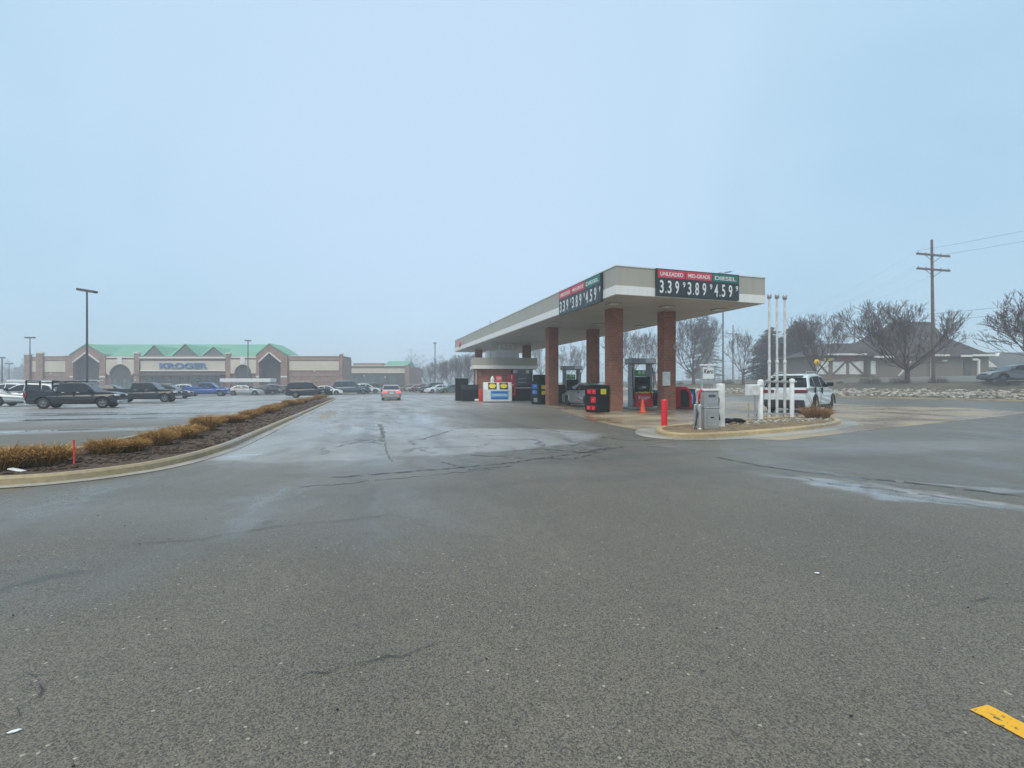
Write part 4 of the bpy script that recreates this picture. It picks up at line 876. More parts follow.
# bushes on the bank
def twig_ball(seed, r, h, n):
    rn = random.Random(seed); mb = MB()
    for i in range(n):
        d = Vector((rn.gauss(0, 1), rn.gauss(0, 1), abs(rn.gauss(0, .9)) + .02)).normalized(); t = rn.random()**.4
        p = Vector((d.x*r*t, d.y*r*t, .02 + d.z*h*t*rn.uniform(.8, 1.1))); e = (d + Vector((rn.uniform(-.6, .6), rn.uniform(-.6, .6), rn.uniform(-.2, .7))))*rn.uniform(.06, .2); s_ = d.orthogonal().normalized()*rn.uniform(.006, .014)
        mb.add([p - s_, p + s_, p + e], [(0, 1, 2)])
    return mb
GB = 'bare bushes on the bank'; bp = None
for u, d, s, lb in ((840, 9, .55, 'tiny bare bush near the yellow round sign'), (870, 8.5, 1.5, 'dark round bush beneath the white panels, left of the largest tree'), (900, 8.6, 1.35, 'dark round bush at the foot of the largest bare tree'), (938, 9, 1.15, 'dark round bush at the foot of the tall utility pole'), (994, 6.5, 1.15, 'reddish bare bush left of the passing silver car'), (1008, 5.8, 1.3, 'reddish bare bush before the passing silver car'), (728, 8.2, 1.3, 'small dark bush at the foot of the tall grey lamp post'), (680, 8, .9, 'low bush at the bank edge right of the nearest right-hand column')):
    if bp is None: bp = o = thing('bare_bush', lb, 'bush', bankpt(u, d), 0, GB); twig_ball(90, .8, .75, 1400).build('twigs', M['bush'], o); MB().tube([(0, 0, -.1), (0, 0, .3)], .03, 5).build('stem', M['bark'], o)
    else: o = copy_tree(bp); o.location = bankpt(u, d); o['label'] = lb
    o.scale = (s, s, s*.95)

# ================================================================== POLES
def lamp(u, Y, vtop, head, label, m, head_len=None, twin=False, base_z=0, tilt=0.0, wd=.11):
    x = XU(u, Y); z = ZV(vtop, Y) - base_z; o = thing('lamp_post', label, 'lamp post', (x, Y, base_z))
    MB().cyl((0, 0, 0), (0, 0, .7), .3, .3, 14).build('concrete_footing', M['gutter'], o); MB().cyl((0, 0, .7), (0, 0, z-.25), wd, wd*.7, 8).build('pole', m, o)
    hb = MB(); Mx = Matrix.Rotation(tilt, 3, 'Y'); hb.obox((0, 0, z-.12), (head, .45, .24), Mx); hd = hb.build('lamp_head', m, o, bevel=.03)
    for sx_ in ((-1, 1) if head > 1.1 else (0,)):
        MB().obox(Mx @ Vector((sx_*head*.27, 0, -.13)) + Vector((0, 0, z-.12)), (head*.34, .34, .02), Mx).build('lens', M['white_dirty'], hd)
    return o
lamp(87, 50, 289.5, 1.9, 'tall dark lamp post with shoebox head behind the black pickup', M['lampbr'], tilt=R(9))
lamp(30, 95, 337, 1.9, 'dark lamp post at the left end of the supermarket', M['lampbr'])
lamp(248, 96, 340, 1.1, 'grey lamp post before the second entrance gable', M['lampgr'], wd=.14)
lamp(435, 110, 342.5, .7, 'thin far lamp post right of the shop row', M['lampgr'], wd=.14)
lamp(2, 90, 357, .9, 'dark lamp post on the left edge of the photo', M['lampgr'], wd=.14); lamp(9, 125, 363, 1.8, 'faint far lamp post near the left edge', M['lampgr'])
p = bankpt(723, 8.5); lp = thing('lamp_post', 'tall grey lamp post rising behind the canopy with angled head', 'lamp post', p); hz_ = ZV(273, p.y) - p.z
MB().cyl((0, 0, -.1), (0, 0, hz_), .17, .12, 10).build('pole', M['lampgr'], lp)
for sg_ in (-1, 1): hd = MB().obox((sg_*.95, 0, hz_ + .12*sg_ + .05), (1.3, .5, .2), Matrix.Rotation(-.2, 3, 'Y')).build('lamp_head', M['grey'], lp, bevel=.03); MB().obox((sg_*.95, 0, hz_ + .12*sg_ - .07), (.9, .4, .03), Matrix.Rotation(-.2, 3, 'Y')).build('lens', M['white_dirty'], hd)
def utility_pole(p, h, label, arms, r=.17, arm=3.0):
    o = thing('utility_pole', label, 'utility pole', p, ROT); MB().cyl((0, 0, -.2), (0, 0, h), r*1.25, r*.8, 10).build('pole', M['timber'], o); tips = []
    for z in arms:
        ca = bx('crossarm', M['timber'], o, (-arm, arm, -.1-r, .1-r, z-.11, z+.11))
        br = MB()
        for s in (-1, 1): br.tube([(s*arm*.5, -r, z-.12), (0, -r, z-.9)], .035, 5)
        br.build('brace', M['timber'], ca)
        for x in (-arm*.92, -arm*.45, arm*.45, arm*.92): MB().lathe([(0, 0), (.05, 0), (.07, .09), (.04, .14), (.06, .22), (0, .25)], (x, -r, z+.112), n=8).build('insulator', M['galv'], ca)
        tips.append([(x, z+.3) for x in (-arm*.92, arm*.92)])
    return o
pm = bankpt(933.5, 13.5); hp = ZV(240, pm.y) - pm.z; z1 = ZV(255.5, pm.y) - pm.z; z2 = ZV(270, pm.y) - pm.z
up = utility_pole(pm, hp, 'tall timber utility pole with two crossarms before the brown building', (z1, z2)); up.rotation_euler = (0, R(-1.0), ROT)
p2 = Vector((XU(733, 150), 150, 2.8)); utility_pole(p2, ZV(325, 150) - 2.8, 'small faint utility pole between tall lamp post and small bare tree', (ZV(334, 150) - 2.8,), .2, 2.4)
p3 = Vector((XU(854.5, 140), 140, 2.8)); utility_pole(p3, ZV(320, 140) - 2.8, 'small faint utility pole above the white panels of the brown building', (ZV(328, 140) - 2.8, ZV(337, 140)-2.8), .2, 2.6)
pr_ = pm - A*48 + B*4; pr_.z = 2.0
def wire(p, q, sag, r, label):
    r = r*.6
    pts = []
    for i in range(25): t = i/24; v = Vector(p).lerp(Vector(q), t); v.z -= 4*sag*t*(1-t); pts.append(v - Vector(p))
    tag(MB().tube(pts, r, 4).build('utility_wire', M['rubber'], loc=p), label, 'wire', 'overhead wires along the road')
for i, (x, zz, nm) in enumerate(((-2.7, z1+.35, 'upper crossarm, inner end'), (2.7, z1+.35, 'upper crossarm, outer end'), (-2.7, z2+.35, 'lower crossarm, inner end'), (2.7, z2+.35, 'lower crossarm, outer end'))):
    pa = pm + B*x + Vector((-zz*.0175, 0, zz))
    if i < 2: wire(pa, pr_ + B*x + Vector((0, 0, z1+1.5)), 1.0, .022, f'overhead wire running right from the tall pole, {nm}')
    wire(pa, p2 + B*x*.6 + Vector((0, 0, ZV(332 + 3*(i > 1), 150) - 2.8)), 2.6, .008, f'overhead wire running left from the tall pole, {nm}')
for z, nm in ((8.8, 'upper'), (7.9, 'lower')):
    wire(pm + Vector((0, -.2, z)), pr_ + Vector((0, 0, z+.3)), .5, .03, f'{nm} thick low cable running right from the tall pole')
p = bankpt(816.8, 4.5); sn = thing('warning_sign', 'round yellow sign on a post before the bare tree trunk', 'road sign', p); zc = ZV(362.3, p.y) - p.z; MB().cyl((0, 0, -.1), (0, 0, zc+.3), .04, .04, 8).build('post', M['galv'], sn)
MB().lathe([(0, 0), (.42, 0), (.42, .02), (0, .02)], (0, -.07, zc), (0, 1, 0), n=24).build('plate', mat('warning_yellow', (.85, .50, .01), .45), sn)
MB().box(-.05, .05, -.085, -.072, zc-.15, zc+.15).build('symbol', M['rubber'], sn)
# ================================================================== FORECOURT THINGS
def gthing(name, label, cat, u, v, rot=ROT, group=None, z=.005): p = G(u, v); p.z = z; return thing(name, label, cat, p, rot, group)
# fuel pumps (front faces -y in their own frame)
def pump(u, v, label, detail=True):
    o = gthing('fuel_pump', label, 'fuel pump', u, v, ROT, 'fuel pumps under the canopy')
    MB().box(-.95, .95, -.75, .85, 0, .14).build('plinth', M['gutter'], o, bevel=.04)
    for s in (-1, 1): MB().box(s*.62-.09, s*.62+.09, -.22, .28, .142, 2.72).build('side_post', M['grey'], o, bevel=.02)
    MB().box(-.86, .86, -.36, .40, 2.722, 3.06).build('header', M['grey'], o, bevel=.04)
    MB().box(.12, .82, -.374, -.362, 2.80, 3.02).build('header_plate', M['white'], o)
    cb = MB().box(-.52, .66, -.36, .40, .142, 1.02).build('lower_panel', M['redpl'], o, bevel=.03)
    text(cb, 'Kroger', (.04, -.36, .68), (1, 0, 0), (0, 0, 1), .27, M['white'], w=.86, shear=.25, bold=.01)
    ub = MB().ext([(-.5, -.34, 1.023), (-.5, .38, 1.023), (-.5, .30, 1.95), (-.5, -.12, 1.95), (-.5, -.20, 1.5)], (1.06, 0, 0)).build('console', M['black'], o, bevel=.03)
    MB().obox((.08, -.255, 1.28), (.3, .02, .2), Matrix.Rotation(R(-15), 3, 'X')).build('keypad', M['grey'], ub); MB().obox((-.2, -.262, 1.26), (.16, .02, .12), Matrix.Rotation(R(-15), 3, 'X')).build('display', M['shopglass'], ub)
    tp = MB().box(-.42, .34, -.05, .02, 1.97, 2.36).build('topper', M['scrgreen'], o, bevel=.015)
    for x in (-.12, .16): MB().lathe([(0, 0), (.1, 0), (.1, .008), (0, .008)], (x, -.052, 2.2), (0, -1, 0), n=14).build('badge', M['white'], tp)
    MB().box(-.30, .30, -.30, -.05, 1.60, 1.95).build('hood', M['blackm'], o, bevel=.05)
    yt = MB()
    for k in range(6): x = -.52 + k*.2; yt.ext([(x, -.385, .96 + .03*(k % 2)), (x+.2, -.385, .96 + .03*((k+1) % 2)), (x+.2, -.385, 1.03 + .03*((k+1) % 2)), (x, -.385, 1.03 + .03*(k % 2))], (0, .01, 0))
    yt.build('caution_tape', M['yellow'], ub)
    for s in (-1, 1):
        n_ = MB().obox((s*.44, -.40, 1.18), (.08, .14, .34), Matrix.Rotation(R(14), 3, 'X')).build('nozzle', M['rubber'] if s < 0 else M['scrgreen'], o, bevel=.02)
        pts = [Vector((s*.44, -.42, 1.02)), Vector((s*.50, -.52, .6)), Vector((s*.60, -.50, .42)), Vector((s*.70, -.38, .7)), Vector((s*.72, -.30, 1.6)), Vector((s*.70, -.24, 2.5))]
        MB().tube(pts, .025, 7).build('hose', M['rubber'], n_)
    return o
pump(640.5, 409, 'nearer fuel pump, grey with red skirt, behind the orange cone')
pump(571.5, 402.8, 'farther fuel pump, grey with red skirt, left of the rear right-hand column')
wb_ = gthing('waste_bin', 'dark green waste bin left of the farther fuel pump', 'bin', 560.5, 403.4); MB().box(-.34, .34, -.34, .34, .03, 1.25).build('bin_body', mat('dark_green_plastic', (.006, .022, .020), .5, spec=.3), wb_, bevel=.04)
MB().ext([(-.36, -.36, 1.252), (.36, -.36, 1.252), (.25, -.25, 1.5), (-.25, -.25, 1.5)], (0, .62, 0)).build('bin_lid', M['black'], wb_, bevel=.03); MB().box(-.3, .3, -.3, .3, 0, .028).build('base', M['rubber'], wb_)
wp_ = gthing('washer_station', 'black squeegee bucket post on the plinth of the nearer fuel pump', 'squeegee station', 655.5, 408.3, ROT, None, .145); MB().box(-.14, .14, -.12, .12, 0, .8).build('post_box', M['black'], wp_, bevel=.02); MB().box(-.17, .17, -.15, .15, .802, 1.0).build('bucket', M['blue'], wp_, bevel=.02); MB().tube([(.05, 0, .9), (.09, -.02, 1.35)], .018, 6).build('squeegee_handle', M['yellow'], wp_)
# traffic cone
c = gthing('traffic_cone', 'orange traffic cone before the nearer fuel pump', 'traffic cone', 642.6, 412.6); MB().box(-.21, .21, -.21, .21, 0, .035).build('base', M['orange'], c, bevel=.015)
MB().lathe([(.17, .034), (.15, .06), (.045, .70), (.03, .715), (0, .716)], n=20).build('cone_body', M['orange'], c)
def bollard(u, v, label, h, r, m='red', group=None, cap=None, z=.1):
    o = gthing('bollard', label, 'bollard', u, v, 0, group, z); MB().lathe([(r, -.02), (r, h-.03), (r*.93, h), (0, h+.012 if cap is None else h+.01)], n=18).build('post', M[m], o)
    MB().lathe([(r*1.35, 0), (r*1.35, .02), (r, .035)], n=18).build('foot_collar', M['gutter'] if m != 'steel' else M['steel'], o)
    if cap: MB().lathe([(r*1.25, h-.06), (r*1.25, h+.06), (r*.8, h+.16), (0, h+.2)], n=18).build('cap', M[cap], o)
    return o
bollard(664.3, 429.6, 'thick red bollard standing on the tip of the kerbed equipment island', .86, .095, 'redpl')
bollard(480.3, 402.2, 'red bollard left of the white ice chest by the kiosk', 1.12, .14, z=.005); bollard(609.8, 411.2, 'red bollard against the left face of the nearest left-hand column', 1.05, .09, z=.005)
# merchandise racks
def rack(u, v, label, wd, h, dp, faces, side=(), rot=ROT - R(70)):
    o = gthing('display_rack', label, 'display rack', u, v, rot); MB().box(-wd/2, wd/2, -dp/2, dp/2, .07, h).build('cabinet', M['blackm'], o, bevel=.02)
    MB().box(-wd/2+.05, wd/2-.05, -dp/2+.05, dp/2-.05, 0, .068).build('base', M['black'], o); MB().box(-wd/2-.02, wd/2+.02, -dp/2-.02, dp/2+.02, h+.002, h+.05).build('top_tray', M['black'], o, bevel=.01)
    for (x0, x1, z0, z1, mk) in faces: MB().box(x0, x1, -dp/2-.016, -dp/2-.003, z0, z1).build('price_card' if mk == 'yellow' else 'stock_panel', M[mk], o, bevel=.004)
    for (y0, y1, z0, z1, mk) in side: MB().box(wd/2+.003, wd/2+.016, y0, y1, z0, z1).build('price_card' if mk == 'yellow' else 'stock_panel', M[mk], o, bevel=.004)
    return o
r1 = rack(597, 412.3, 'black rack with red packs and a yellow card beside the nearest left-hand column', .88, 1.38, .92,
     [(-.26, .02, .98, 1.22, 'redpl'), (.08, .34, .98, 1.22, 'redpl'), (-.30, -.02, .14, .36, 'redpl'), (.04, .30, .14, .36, 'redpl'), (.0, .34, .52, .82, 'redpl')] +
     [(x, x+.06, z, z+.09, 'white') for x, z in ((-.16, 1.06), (.16, 1.06), (-.2, .2), (.12, .2), (.14, .64))], [(-.2, .22, .96, 1.24, 'yellow')])
for k, z in enumerate((.2, .6, .99)): pass
r2 = rack(539.5, 404.4, 'black rack with blue and yellow cards left of the rear left-hand column', .95, 1.72, .95,
     [(-.30, .30, 1.20, 1.52, 'blue'), (-.30, .30, .78, 1.1, 'blue'), (-.2, .0, .86, 1.04, 'white'), (-.1, .12, 1.32, 1.46, 'white'), (-.1, .3, .2, .5, 'grey')], [(-.22, .26, 1.16, 1.46, 'yellow'), (-.22, .26, .74, 1.04, 'yellow')])
MB().box(-.36, .36, -.34, .34, 1.775, 2.25).build('stacked_crate', M['blackm'], r2, bevel=.02)
# ice chest with slanted front
ic = gthing('ice_chest', 'white ice chest with yellow bursts on its doors in front of the kiosk', 'ice chest', 497.3, 402.2, ROT*.45)
MB().ext([(-1.22, -.45, .06), (-1.22, .42, .06), (-1.22, .42, 1.72), (-1.22, -.22, 1.72), (-1.22, -.45, 1.1)], (2.44, 0, 0)).build('cabinet', M['white'], ic, bevel=.03)
MB().box(-1.15, 1.15, -.38, .36, 0, .058).build('base', M['rubber'], ic)
sl = Matrix.Rotation(math.atan2(.23, .62)*-1, 3, 'X')
for x in (-.46, .52):
    dp = MB().obox((x, -.345, 1.39), (.74, .02, .62), sl).build('door', M['signblk'], ic, bevel=.01)
    st_ = MB(); pts = []
    for k in range(20): t = 2*pi*k/20; rr = (1 if k % 2 else .8); q = sl @ Vector((cos(t)*.33*rr, -.016, sin(t)*.24*rr)); pts.append(q + Vector((x, -.345, 1.40)))
    st_.ext(pts, sl @ Vector((0, -.006, 0))).build('yellow_burst', M['yellow'], dp); MB().obox(Vector((x, -.345, 1.66)) + sl @ Vector((0, -.016, 0)), (.3, .01, .06), sl).build('handle', M['galv'], dp)
pn = MB().box(-.62, .92, -.463, -.453, .24, .98).build('front_panel', M['cyan'], ic)
for z0, z1 in ((.80, .93), (.28, .44)): MB().box(-.55, .84, -.473, -.465, z0, z1).build('panel_bar', M['blue'], pn)
MB().box(-.5, .8, -.473, -.465, .58, .66).build('panel_bar', M['white'], pn)
rs = thing('red_sign', 'red sign with white lines standing above the white ice chest', 'sign', ic.location + Vector((0, 0, 1.73)), ROT*.45)
MB().box(-.15, .42, -.03, .03, .02, .55).build('panel', M['redpl'], rs, bevel=.01)
for z in (.40, .30, .18): MB().box(-.08, .35, -.04, -.032, z, z+.045).build('line', M['white'], rs)
MB().lathe([(.16, 0), (.17, .3), (.1, .42), (.05, .5), (0, .52)], (-.42, 0, 0), n=14).build('white_jug', M['white'], rs)
# black bins left of the kiosk
b1 = gthing('storage_cabinet', 'tall black cabinet with sloped lid at the left end of the kiosk', 'cabinet', 463.5, 400.6, ROT*.45); MB().box(-.78, .45, -.4, .7, .03, 2.05).build('cabinet', M['blackm'], b1, bevel=.03); MB().box(-.82, .49, -.44, .74, 2.052, 2.12).build('lid', M['black'], b1, bevel=.015); MB().box(-.74, .41, -.36, .66, 0, .028).build('base', M['rubber'], b1)
b2 = gthing('storage_bin', 'low black bin with slanted lid against the kiosk brick wall', 'bin', 468.2, 401.2, ROT*.45); MB().ext([(-.62, -.6, .03), (-.62, .0, .03), (-.62, .0, 1.45), (-.62, -.6, 1.0)], (1.5, 0, 0)).build('bin_body', M['blackm'], b2, bevel=.02)
MB().ext([(-.66, -.64, 1.003), (-.66, .02, 1.478), (-.66, .02, 1.53), (-.66, -.64, 1.055)], (1.58, 0, 0)).build('lid', M['black'], b2); MB().box(-.58, .84, -.56, -.02, 0, .028).build('base', M['rubber'], b2)
o = gthing('sandbag', 'small white sandbag on the ground by the kiosk corner', 'sandbag', 477, 401.6, .3); MB().lathe([(0, -.24), (.09, -.21), (.13, -.08), (.13, .08), (.09, .21), (0, .24)], (0, 0, .11), (1, 0, .05), n=12).build('bag', M['white_dirty'], o)
# red and blue displays right of the near column
o = gthing('display_bin', 'rounded red and black display bin right of the nearest right-hand column', 'display bin', 683, 408.6); MB().ext([(-.45, -.35, .03), (.42, -.35, .03), (.42, -.35, .7), (.30, -.35, 1.15), (.02, -.35, 1.36), (-.45, -.35, 1.38)], (0, .75, 0)).build('bin_body', M['redpl'], o, bevel=.05)
MB().ext([(-.44, -.362, .1), (.20, -.362, .1), (.20, -.362, .7), (.1, -.362, 1.05), (-.1, -.362, 1.2), (-.44, -.362, 1.2)], (0, .01, 0)).build('dark_front', M['blackm'], o); MB().box(-.4, .38, -.3, .35, 0, .028).build('base', M['rubber'], o)
o = gthing('display_stand', 'blue and pale upright display stand beside the red display bin', 'display stand', 688.8, 408.4); MB().ext([(-.34, -.2, .03), (.34, -.2, .03), (.40, -.2, .6), (.30, -.2, 1.22), (-.2, -.2, 1.24)], (0, .5, 0)).build('stand_body', M['signblk'], o, bevel=.03); MB().ext([(-.18, -.215, .25), (.22, -.215, .25), (.26, -.215, .65), (.18, -.215, 1.08), (-.1, -.215, 1.08)], (0, .012, 0)).build('blue_face', M['blue'], o)
MB().ext([(-.15, -.228, .3), (.10, -.228, .3), (.13, -.228, .8), (-.06, -.228, 1.0)], (0, .012, 0)).build('pale_face', M['white'], o)
MB().box(-.3, .3, -.15, .25, 0, .028).build('base', M['rubber'], o)
o = thing('notice_box', 'white notice box fixed to the nearest right-hand brick column', 'notice box', P0 + B*(5.3-.42) + A*3.77, ROT); MB().box(-.10, .34, -.47, -.363, 1.42, 2.18).build('box', M['white'], o, bevel=.015); MB().box(-.06, .30, -.478, -.471, 1.5, 2.1).build('door', M['white_dirty'], o)
o = thing('hose_hook', 'small white ring hook high on the nearest right-hand brick column', 'hook', P0 + B*(5.3+.30) + A*(3.77-.363), ROT); mbh = MB(); mbh.tube([(.13*cos(t), -.06, 3.55 + .13*sin(t)) for t in [2*pi*k/14 for k in range(15)]], .02, 6); mbh.build('ring', M['white'], o); MB().cyl((.12, 0, 3.6), (.3, -.07, 3.72), .02, .02, 6).cyl((.12, 0, 3.5), (.3, -.07, 3.36), .02, .02, 6).cyl((0, 0, 3.55), (0, -.06, 3.55), .03, .03, 6).build('bracket', M['galv'], o)
# ------------------------------------------------------------------ kerosene dispenser
KR = R(14); kd = gthing('kerosene_dispenser', 'stainless kerosene dispenser with script sign on the kerbed island', 'dispenser', 708, 431.8, KR, None, .1)
MB().box(-.255, .255, -.19, .19, 0, .62).build('lower_cabinet', M['steel'], kd, bevel=.015); MB().box(-.27, .27, -.2, .2, .622, .68).build('waist', M['galv'], kd, bevel=.01)
MB().box(-.245, .245, -.18, .18, .682, 1.14).build('upper_cabinet', M['steel'], kd, bevel=.015); MB().box(-.28, .28, -.22, .22, 1.142, 1.215).build('cap', M['white'], kd, bevel=.02)
dd = MB().box(-.17, .17, -.203, -.192, .08, .56).build('door', M['steel'], kd, bevel=.006); MB().box(-.05, .05, -.215, -.204, .33, .37).build('handle', M['blackm'], dd, bevel=.004)
MB().box(-.20, .20, -.192, -.182, .76, 1.08).build('meter_panel', M['galv'], kd, bevel=.004); MB().box(-.12, .12, -.2, -.193, .96, 1.04).build('meter_window', M['shopglass'], kd)
for x in (-.15, -.05, .05, .15): MB().cyl((x, -.205, .65), (x, -.215, .65), .018, .018, 8).build('bolt', M['white_dirty'], kd)
for s in (-1, 1): MB().box(s*.22-.02, s*.22+.02, -.03, .03, 1.22, 1.91).build('sign_post', M['galv'], kd)
MB().box(-.26, .26, -.06, .06, 1.912, 1.96).build('sign_top', M['white'], kd, bevel=.01)
sgn = MB().box(-.198, .198, -.025, .025, 1.52, 1.88).build('sign_panel', M['white'], kd, bevel=.005); text(sgn, 'Kero', (0, -.025, 1.75), (1, 0, 0), (0, 0, 1), .14, M['rubber'], w=.34, shear=.35, bold=.012)
MB().box(-.198, .198, -.02, .02, 1.46, 1.49).build('sign_bar', M['galv'], kd)
nb_ = MB().tube([(-.33, -.05, .92), (-.36, -.10, 1.02), (-.36, -.10, 1.14), (-.30, -.09, 1.2)], .028, 7).tube([(-.35, -.05, .80), (-.40, -.1, .84), (-.40, -.11, 1.05), (-.35, -.1, 1.12)], .016, 6).build('nozzle', M['redpl'], kd)
MB().tube([(-.33, -.05, .84), (-.40, -.10, .6), (-.52, -.16, .25), (-.60, -.2, .04), (-.56, -.25, .02)], .02, 7).build('hose', M['rubber'], nb_)
MB().tube([(.29, 0, 1.1), (.37, -.02, .9), (.33, -.03, .55), (.40, -.02, .25)], .022, 7).build('hose', M['rubber'], kd)
GBo = 'short steel guard posts beside the kerosene dispenser'
for u, v, h, r, lb in ((695.5, 430.6, .72, .055, 'left one of the short steel posts touching the kerosene dispenser'), (699.6, 432.4, .74, .06, 'short steel post in front of the kerosene dispenser cabinet edge')): bollard(u, v, lb, h, r, 'steel', GBo)
bollard(720.4, 430, 'thick pale pipe bollard right of the kerosene dispenser', 1.37, .135, 'white_dirty')
vp = gthing('valve_assembly', 'small steel pipe valve between the dispenser and the pale pipe bollard', 'valve', 715.2, 431.3, .2, None, .1); MB().tube([(0, 0, 0), (0, 0, .62)], .025, 7).tube([(-.1, 0, .62), (.16, 0, .62)], .022, 7).tube([(.1, 0, .62), (.12, -.02, .3), (.08, 0, 0)], .018, 6).build('pipework', M['galv'], vp); MB().lathe([(.06, 0), (.06, .015), (0, .016)], (0, -.03, .55), (0, -1, 0), n=14).build('hand_wheel', M['galv'], vp)
ps = gthing('hose_pile', 'dark coiled hose lying behind the pale pipe bollard', 'hose', 727, 427, .2, None, .1); MB().tube([(-.3, 0, .05), (0, -.1, .1), (.3, .05, .14), (.6, .1, .12), (.9, .3, .05)], .06, 7).tube([(-.2, .2, .05), (.1, .15, .15), (.45, .25, .1), (.8, .4, .05)], .05, 7).build('hose_run', M['blackm'], ps)
# white metering rig
mb_ = gthing('meter_post', 'white post carrying a white electrical box on the kerbed island', 'electrical box', 760.5, 422.6, R(12), None, .1)
MB().lathe([(.09, -.02), (.09, 1.40), (0, 1.41)], n=16).build('post', M['white'], mb_); MB().lathe([(.115, 1.32), (.115, 1.46), (.085, 1.54), (0, 1.56)], n=16).build('cap', M['white_dirty'], mb_)
eb = MB().box(-.62, -.115, -.14, .08, .93, 1.36).build('electrical_box', M['white'], mb_, bevel=.02); MB().box(-.59, -.15, -.152, -.143, .97, 1.32).build('box_door', M['white_dirty'], eb, bevel=.004)
MB().tube([(-.25, 0, .93), (-.25, 0, .5), (-.22, 0, -.02)], .03, 7).build('conduit', M['galv'], mb_)
GV = 'tall white vent pipes behind the metering rig'
for u, vt, lb in ((769.3, 295.5, 'leftmost of the three tall white vent pipes'), (777, 295.5, 'middle one of the three tall white vent pipes'), (784.8, 296.5, 'rightmost of the three tall white vent pipes')):
    Y = 20.6; o = thing('vent_pipe', lb, 'vent pipe', (XU(u, Y), Y, .1), 0, GV); zt = ZV(vt, Y) - .1; MB().cyl((0, 0, -.02), (0, 0, 2.3), .056, .056, 12).cyl((0, 0, 2.3), (0, 0, zt-.1), .046, .046, 12).build('pipe', M['white_dirty'], o); MB().lathe([(.058, 2.24), (.072, 2.26), (.072, 2.36), (.05, 2.38)], n=12).build('coupling', M['white_dirty'], o)
    MB().lathe([(.05, zt-.14), (.09, zt-.1), (.09, zt+.02), (.055, zt+.07), (0, zt+.08)], n=12).build('vent_cap', M['galv'], o)
o = thing('white_post', 'short white post at the right end of the steel rail before the white car', 'post', (XU(792, 20.2), 20.2, .1), 0); MB().lathe([(.085, -.02), (.085, 1.55), (.07, 1.58), (0, 1.59)], n=16).build('post', M['white'], o); MB().lathe([(.105, 1.44), (.105, 1.58), (0, 1.62)], n=16).build('cap', M['white_dirty'], o)
rl = thing('pipe_rack', 'steel strut rack clamped around the white vent pipes', 'pipe rack', (XU(769, 20.5), 20.5, .1), 0)
MB().box(-.12, 1.08, -.16, -.10, 1.45, 1.52).build('upper_rail', M['galv'], rl); MB().box(-1.0, 1.12, -.30, -.24, .12, .19).build('lower_rail', M['galv'], rl)
for x in (0.0, .325, .65): MB().lathe([(.075, 1.42), (.085, 1.43), (.085, 1.55), (.075, 1.56)], (x, .1, 0), n=12).build('clamp', M['galv'], rl)
for x, h in ((-.95, .6), (-.66, .95), (-.62, .4), (0.0, .19), (.5, .19), (1.05, .19)): MB().cyl((x, -.2, -.1), (x, -.2, h), .028, .028, 8).build('leg', M['galv'], rl)
sp_ = MB()
pl = gthing('dry_plant', 'dry tan ornamental plant at the right tip of the kerbed island', 'plant', 817, 420.5, 0, None, .1); shrub_mesh(70, .8, .6, .55, 700, 0).build('leaves', M['tan_dry'], pl); mbs = MB(); rn = random.Random(2)
for i in range(16): a = rn.uniform(0, 6.3); mbs.tube([(0, 0, -.02), (cos(a)*.12, sin(a)*.12, .4), (cos(a)*.25 - .1, sin(a)*.25, rn.uniform(.7, 1.15))], .008, 4, r1=.003)
mbs.build('stalks', M['tan_dry'], pl)
pb = MB(); rn = random.Random(31)
for i in range(240):
    q = G(rn.uniform(690, 830), 1) if False else Vector((0, 0, 0)); a_ = rn.random(); p = G(700, 428).lerp(G(826, 421), a_) + Vector((rn.uniform(-.5, .5), rn.uniform(-.6, .9), .11)); r = rn.uniform(.02, .06)
    pb.add([p + Vector((v.x*r*1.3, v.y*r, v.z*r*.6)) for v in ICOV], ICOF)
tag(pb.build('pebbles', M['stone']), 'pale pebbles in the bed of the kerbed equipment island', 'pebbles', kind='stuff')
# cart shelters in the far car park
def shelter(u0, u1, Y, v0, v1, label):
    x0, x1 = XU(u0, Y), XU(u1, Y); o = thing('cart_shelter', label, 'cart shelter', ((x0+x1)/2, Y, 0)); L_ = (x1-x0)/2
    MB().box(-L_, L_, -1.2, 1.2, ZV(v1, Y), ZV(v0, Y)).build('roof', M['white'], o, bevel=.05)
    for x in (-L_+.3, -L_*.33, L_*.33, L_-.3):
        for y in (-1, 1): MB().cyl((x, y, 0), (x, y, ZV(v1, Y)), .06, .06, 8).build('post', M['galv'], o)
    return o
shelter(223.5, 273.5, 93, 378.6, 382.2, 'long low white roof behind the silver cars and blue pickup')
shelter(16, 92, 62, 380.0, 382.0, 'long thin white roof behind the black pickup with the ladder rack')
